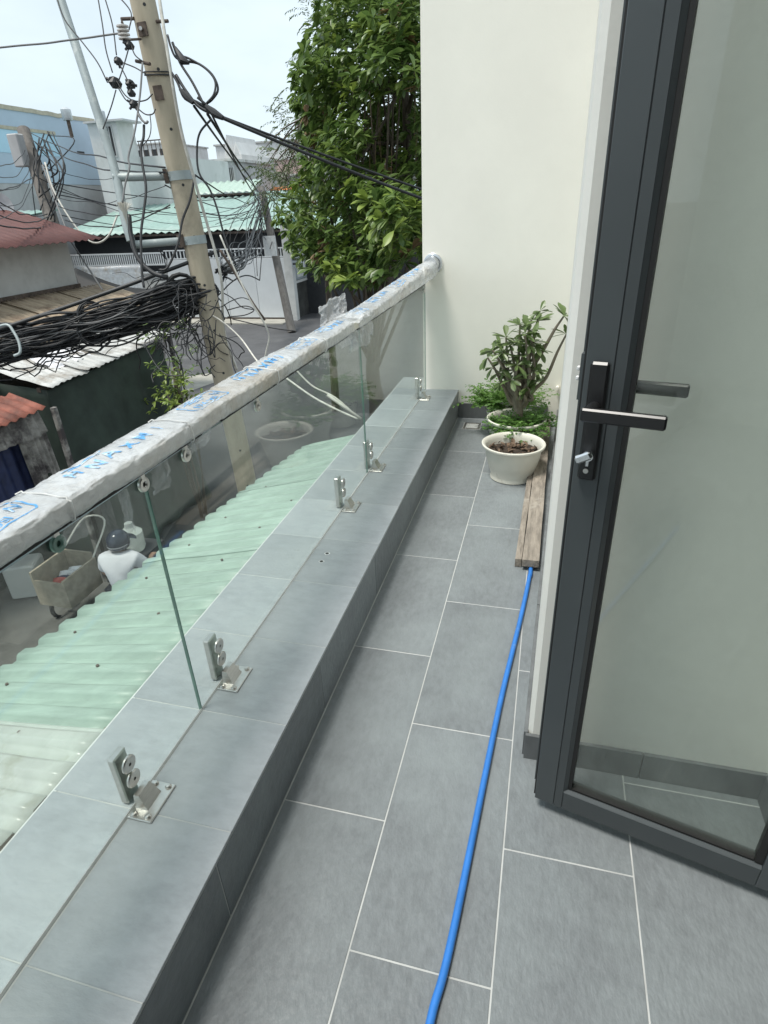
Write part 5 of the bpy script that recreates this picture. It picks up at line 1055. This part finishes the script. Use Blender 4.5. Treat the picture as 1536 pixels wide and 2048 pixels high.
for _ in range(1400):                                  # the inner crown, seen dark between the outer rosettes
    u, v = rnd.uniform(610, 1000), rnd.uniform(-60, 560)
    if inside(u - 28, v) and inside(u, v + 18) and (u < 860 or rnd.random() < .4): ros.append((A(u, v, rnd.uniform(10.9, 12.8)), u, v, 12))
sink = {'leaf': [], 'leafy': [], 'leafd': []}
for (p, u, v, d) in ros:
    ax = (p - TC); ax.z *= .5; ax = ax.normalized() * .5 + V((0, 0, .55)) + V((rnd.gauss(0, .3), rnd.gauss(0, .3) - .25, rnd.gauss(0, .2)))
    key = 'leafd' if rnd.random() < .025 else ('leafy' if (rnd.random() < .07 or (v > 400 and d < 9.6 and rnd.random() < .22)) else 'leaf')
    s_ = rnd.uniform(.7, 1.15) * (1.1 if key == 'leafy' else 1); mws = []; rosette(None, None, p, ax, rnd.randint(8, 11), s_ * .75, s_ * 1.05, -.35, .85, mws); sink[key] += mws
allm = sorted([(pix(mw.translation)[2], k, mw) for k in sink for mw in sink[k]], key=lambda t: t[0])
rest = {'leaf': [], 'leafy': [], 'leafd': []}; cnt = 0
for (d, k, mw) in allm:
    u, v, _ = pix(mw.translation)
    if cnt < 300 and 535 < u < 850 and -10 < v < 600: instance(lme[k], 'leaf', tr, mw); cnt += 1
    else: rest[k].append(mw)
for k in rest: leaves_stuff(rest[k], TT, TF, 'foliage', M[k], tr)
tp = spline([tb, tb + V((.1, -.1, 1.2)), tb + V((.15, -.3, 2.4)), TC + V((.1, .2, -1.2)), TC + V((.2, 0, .6))], 5); smooth_by_angle(MB().tube(tp, [.2 - .15 * i / len(tp) for i in range(len(tp))], 12).build('trunk', M['brown'], tr), 60)
for k in range(46):
    p = ros[k * 19 % len(ros)][0]; s0 = tp[rnd.randint(7, len(tp) - 1)]; mid = s0.lerp(p, .5) + V((rnd.uniform(-.2, .2), rnd.uniform(-.2, .2), rnd.uniform(-.1, .25))); q = spline([s0, mid, p], 6)
    MB().tube(q, [.038 * (1 - i / len(q)) + .006 for i in range(len(q))], 6).build('branch', M['brown'], tr, True)
for k in range(14):
    u = rnd.uniform(690, 840); v = rnd.uniform(180, 330); a = A(u, v, 9.6); MB().tube([a, a - V((.02, 0, .5)), a - V((-.02, .02, rnd.uniform(.7, 1.3)))], .004, 4).build('aerial_root', M['leafd'], tr)
# fine-leaved tree behind and left of it
ft = V((A(640, 420, 14).x, A(640, 420, 14).y, S)); fr_ = thing('fine_leaf_tree', 'airy small-leaved tree behind the big broadleaf tree', 'tree', ft)
FT, FF = leaf_template(.085, .022, .3, .3); fm = []
ends = []
for (u, v, ru, rv, n) in ((585, 285, 50, 55, 34), (625, 200, 50, 60, 30), (640, 100, 40, 70, 20), (590, 350, 60, 35, 30), (640, 330, 60, 80, 40), (560, 390, 40, 22, 14), (535, 345, 26, 22, 10), (575, 240, 22, 26, 7), (640, 20, 25, 25, 6)):
    for k in range(n):
        uu, vv = u + rnd.gauss(0, .5) * ru, v + rnd.gauss(0, .5) * rv; p = A(uu, vv, rnd.uniform(12.4, 14.5)); ends.append(p); d = V((rnd.uniform(-1, 1), rnd.uniform(-1, .6), rnd.uniform(-.4, .7))).normalized()
        for i in range(13):
            p = p + d * .05; d = (d + V((0, 0, -.09))).normalized(); s_ = d.cross(Zv).normalized()
            for sd in (-1, 1): fm.append(Matrix.Translation(p) @ frame_to(s_ * sd * .9 + d * .7 + V((0, 0, rnd.uniform(-.5, .2))), rnd.uniform(-1, 1)).to_4x4() @ Matrix.Scale(rnd.uniform(.7, 1.25), 4))
leaves_stuff(fm, FT, FF, 'foliage', M['feather'], fr_)
fp = spline([ft, ft + V((0, .1, 2.0)), A(640, 330, 13.6), A(620, 200, 13.6)], 6); MB().tube(fp, [.12 - .1 * i / len(fp) for i in range(len(fp))], 10).build('trunk', M['brown'], fr_, True)
for k in range(60):
    p = ends[k * 3 % len(ends)]; s0 = fp[rnd.randint(8, len(fp) - 1)]; q = spline([s0, s0.lerp(p, .5) + V((0, 0, .15)), p], 5); MB().tube(q, [.02 * (1 - i / len(q)) + .004 for i in range(len(q))], 5).build('branch', M['brown'], fr_, True)
# big-leaf seedling branch at the top left of the crown
bt, bf_ = leaf_template(.24, .075, .5, .3)
for (u, v) in ((648, 22), (624, 92), (636, 34), (668, 10), (655, 60)):
    pass
# shrubs in the street below the tarpaulin
for (cu, cv, n, s_, lab) in ((352, 790, 60, .16, 'yellow green bushy plant at the corner of the tarpaulin'), (352, 738, 26, .14, 'small dark leafy plant behind the bushy one'), (322, 640, 30, .16, 'climbing plant tangled in the cables at the tarpaulin corner')):
    c = onx(cu, cv, -5.85) if cv > 700 else A(cu, cv, 6.6); sh_ = thing('bushy_plant', lab, 'plant', (c.x, c.y, S + .02 if cv > 700 else c.z - .3)); mws = []
    if cv > 700:
        for k in range(5): MB().tube(spline([V((c.x + rnd.uniform(-.05, .05), c.y, S + .02)), V((c.x + rnd.uniform(-.15, .15), c.y + rnd.uniform(-.15, .15), (S + c.z) / 2)), c + V((rnd.gauss(0, .12), rnd.gauss(0, .12), rnd.gauss(0, .1)))], 5), .012, 6).build('stem', M['brown'], sh_, True)
    else: MB().tube([c - V((0, 0, .3)), c], .01, 5).build('stem', M['brown'], sh_, True)
    for k in range(n): rosette(None, None, c + V((rnd.gauss(0, 1), rnd.gauss(0, 1), rnd.gauss(0, 1.1))) * (.20 if cv > 700 else .16), V((rnd.gauss(0, .5), rnd.gauss(0, .5), 1)), 7, .45, .8, -.3, .8, mws)
    leaves_stuff(mws, *leaf_template(s_, s_ * .36, .3, .3), 'foliage', M['leafy' if cv > 760 else 'leaf'], sh_)
# sky clears the tree; nothing else stands in front of the far houses
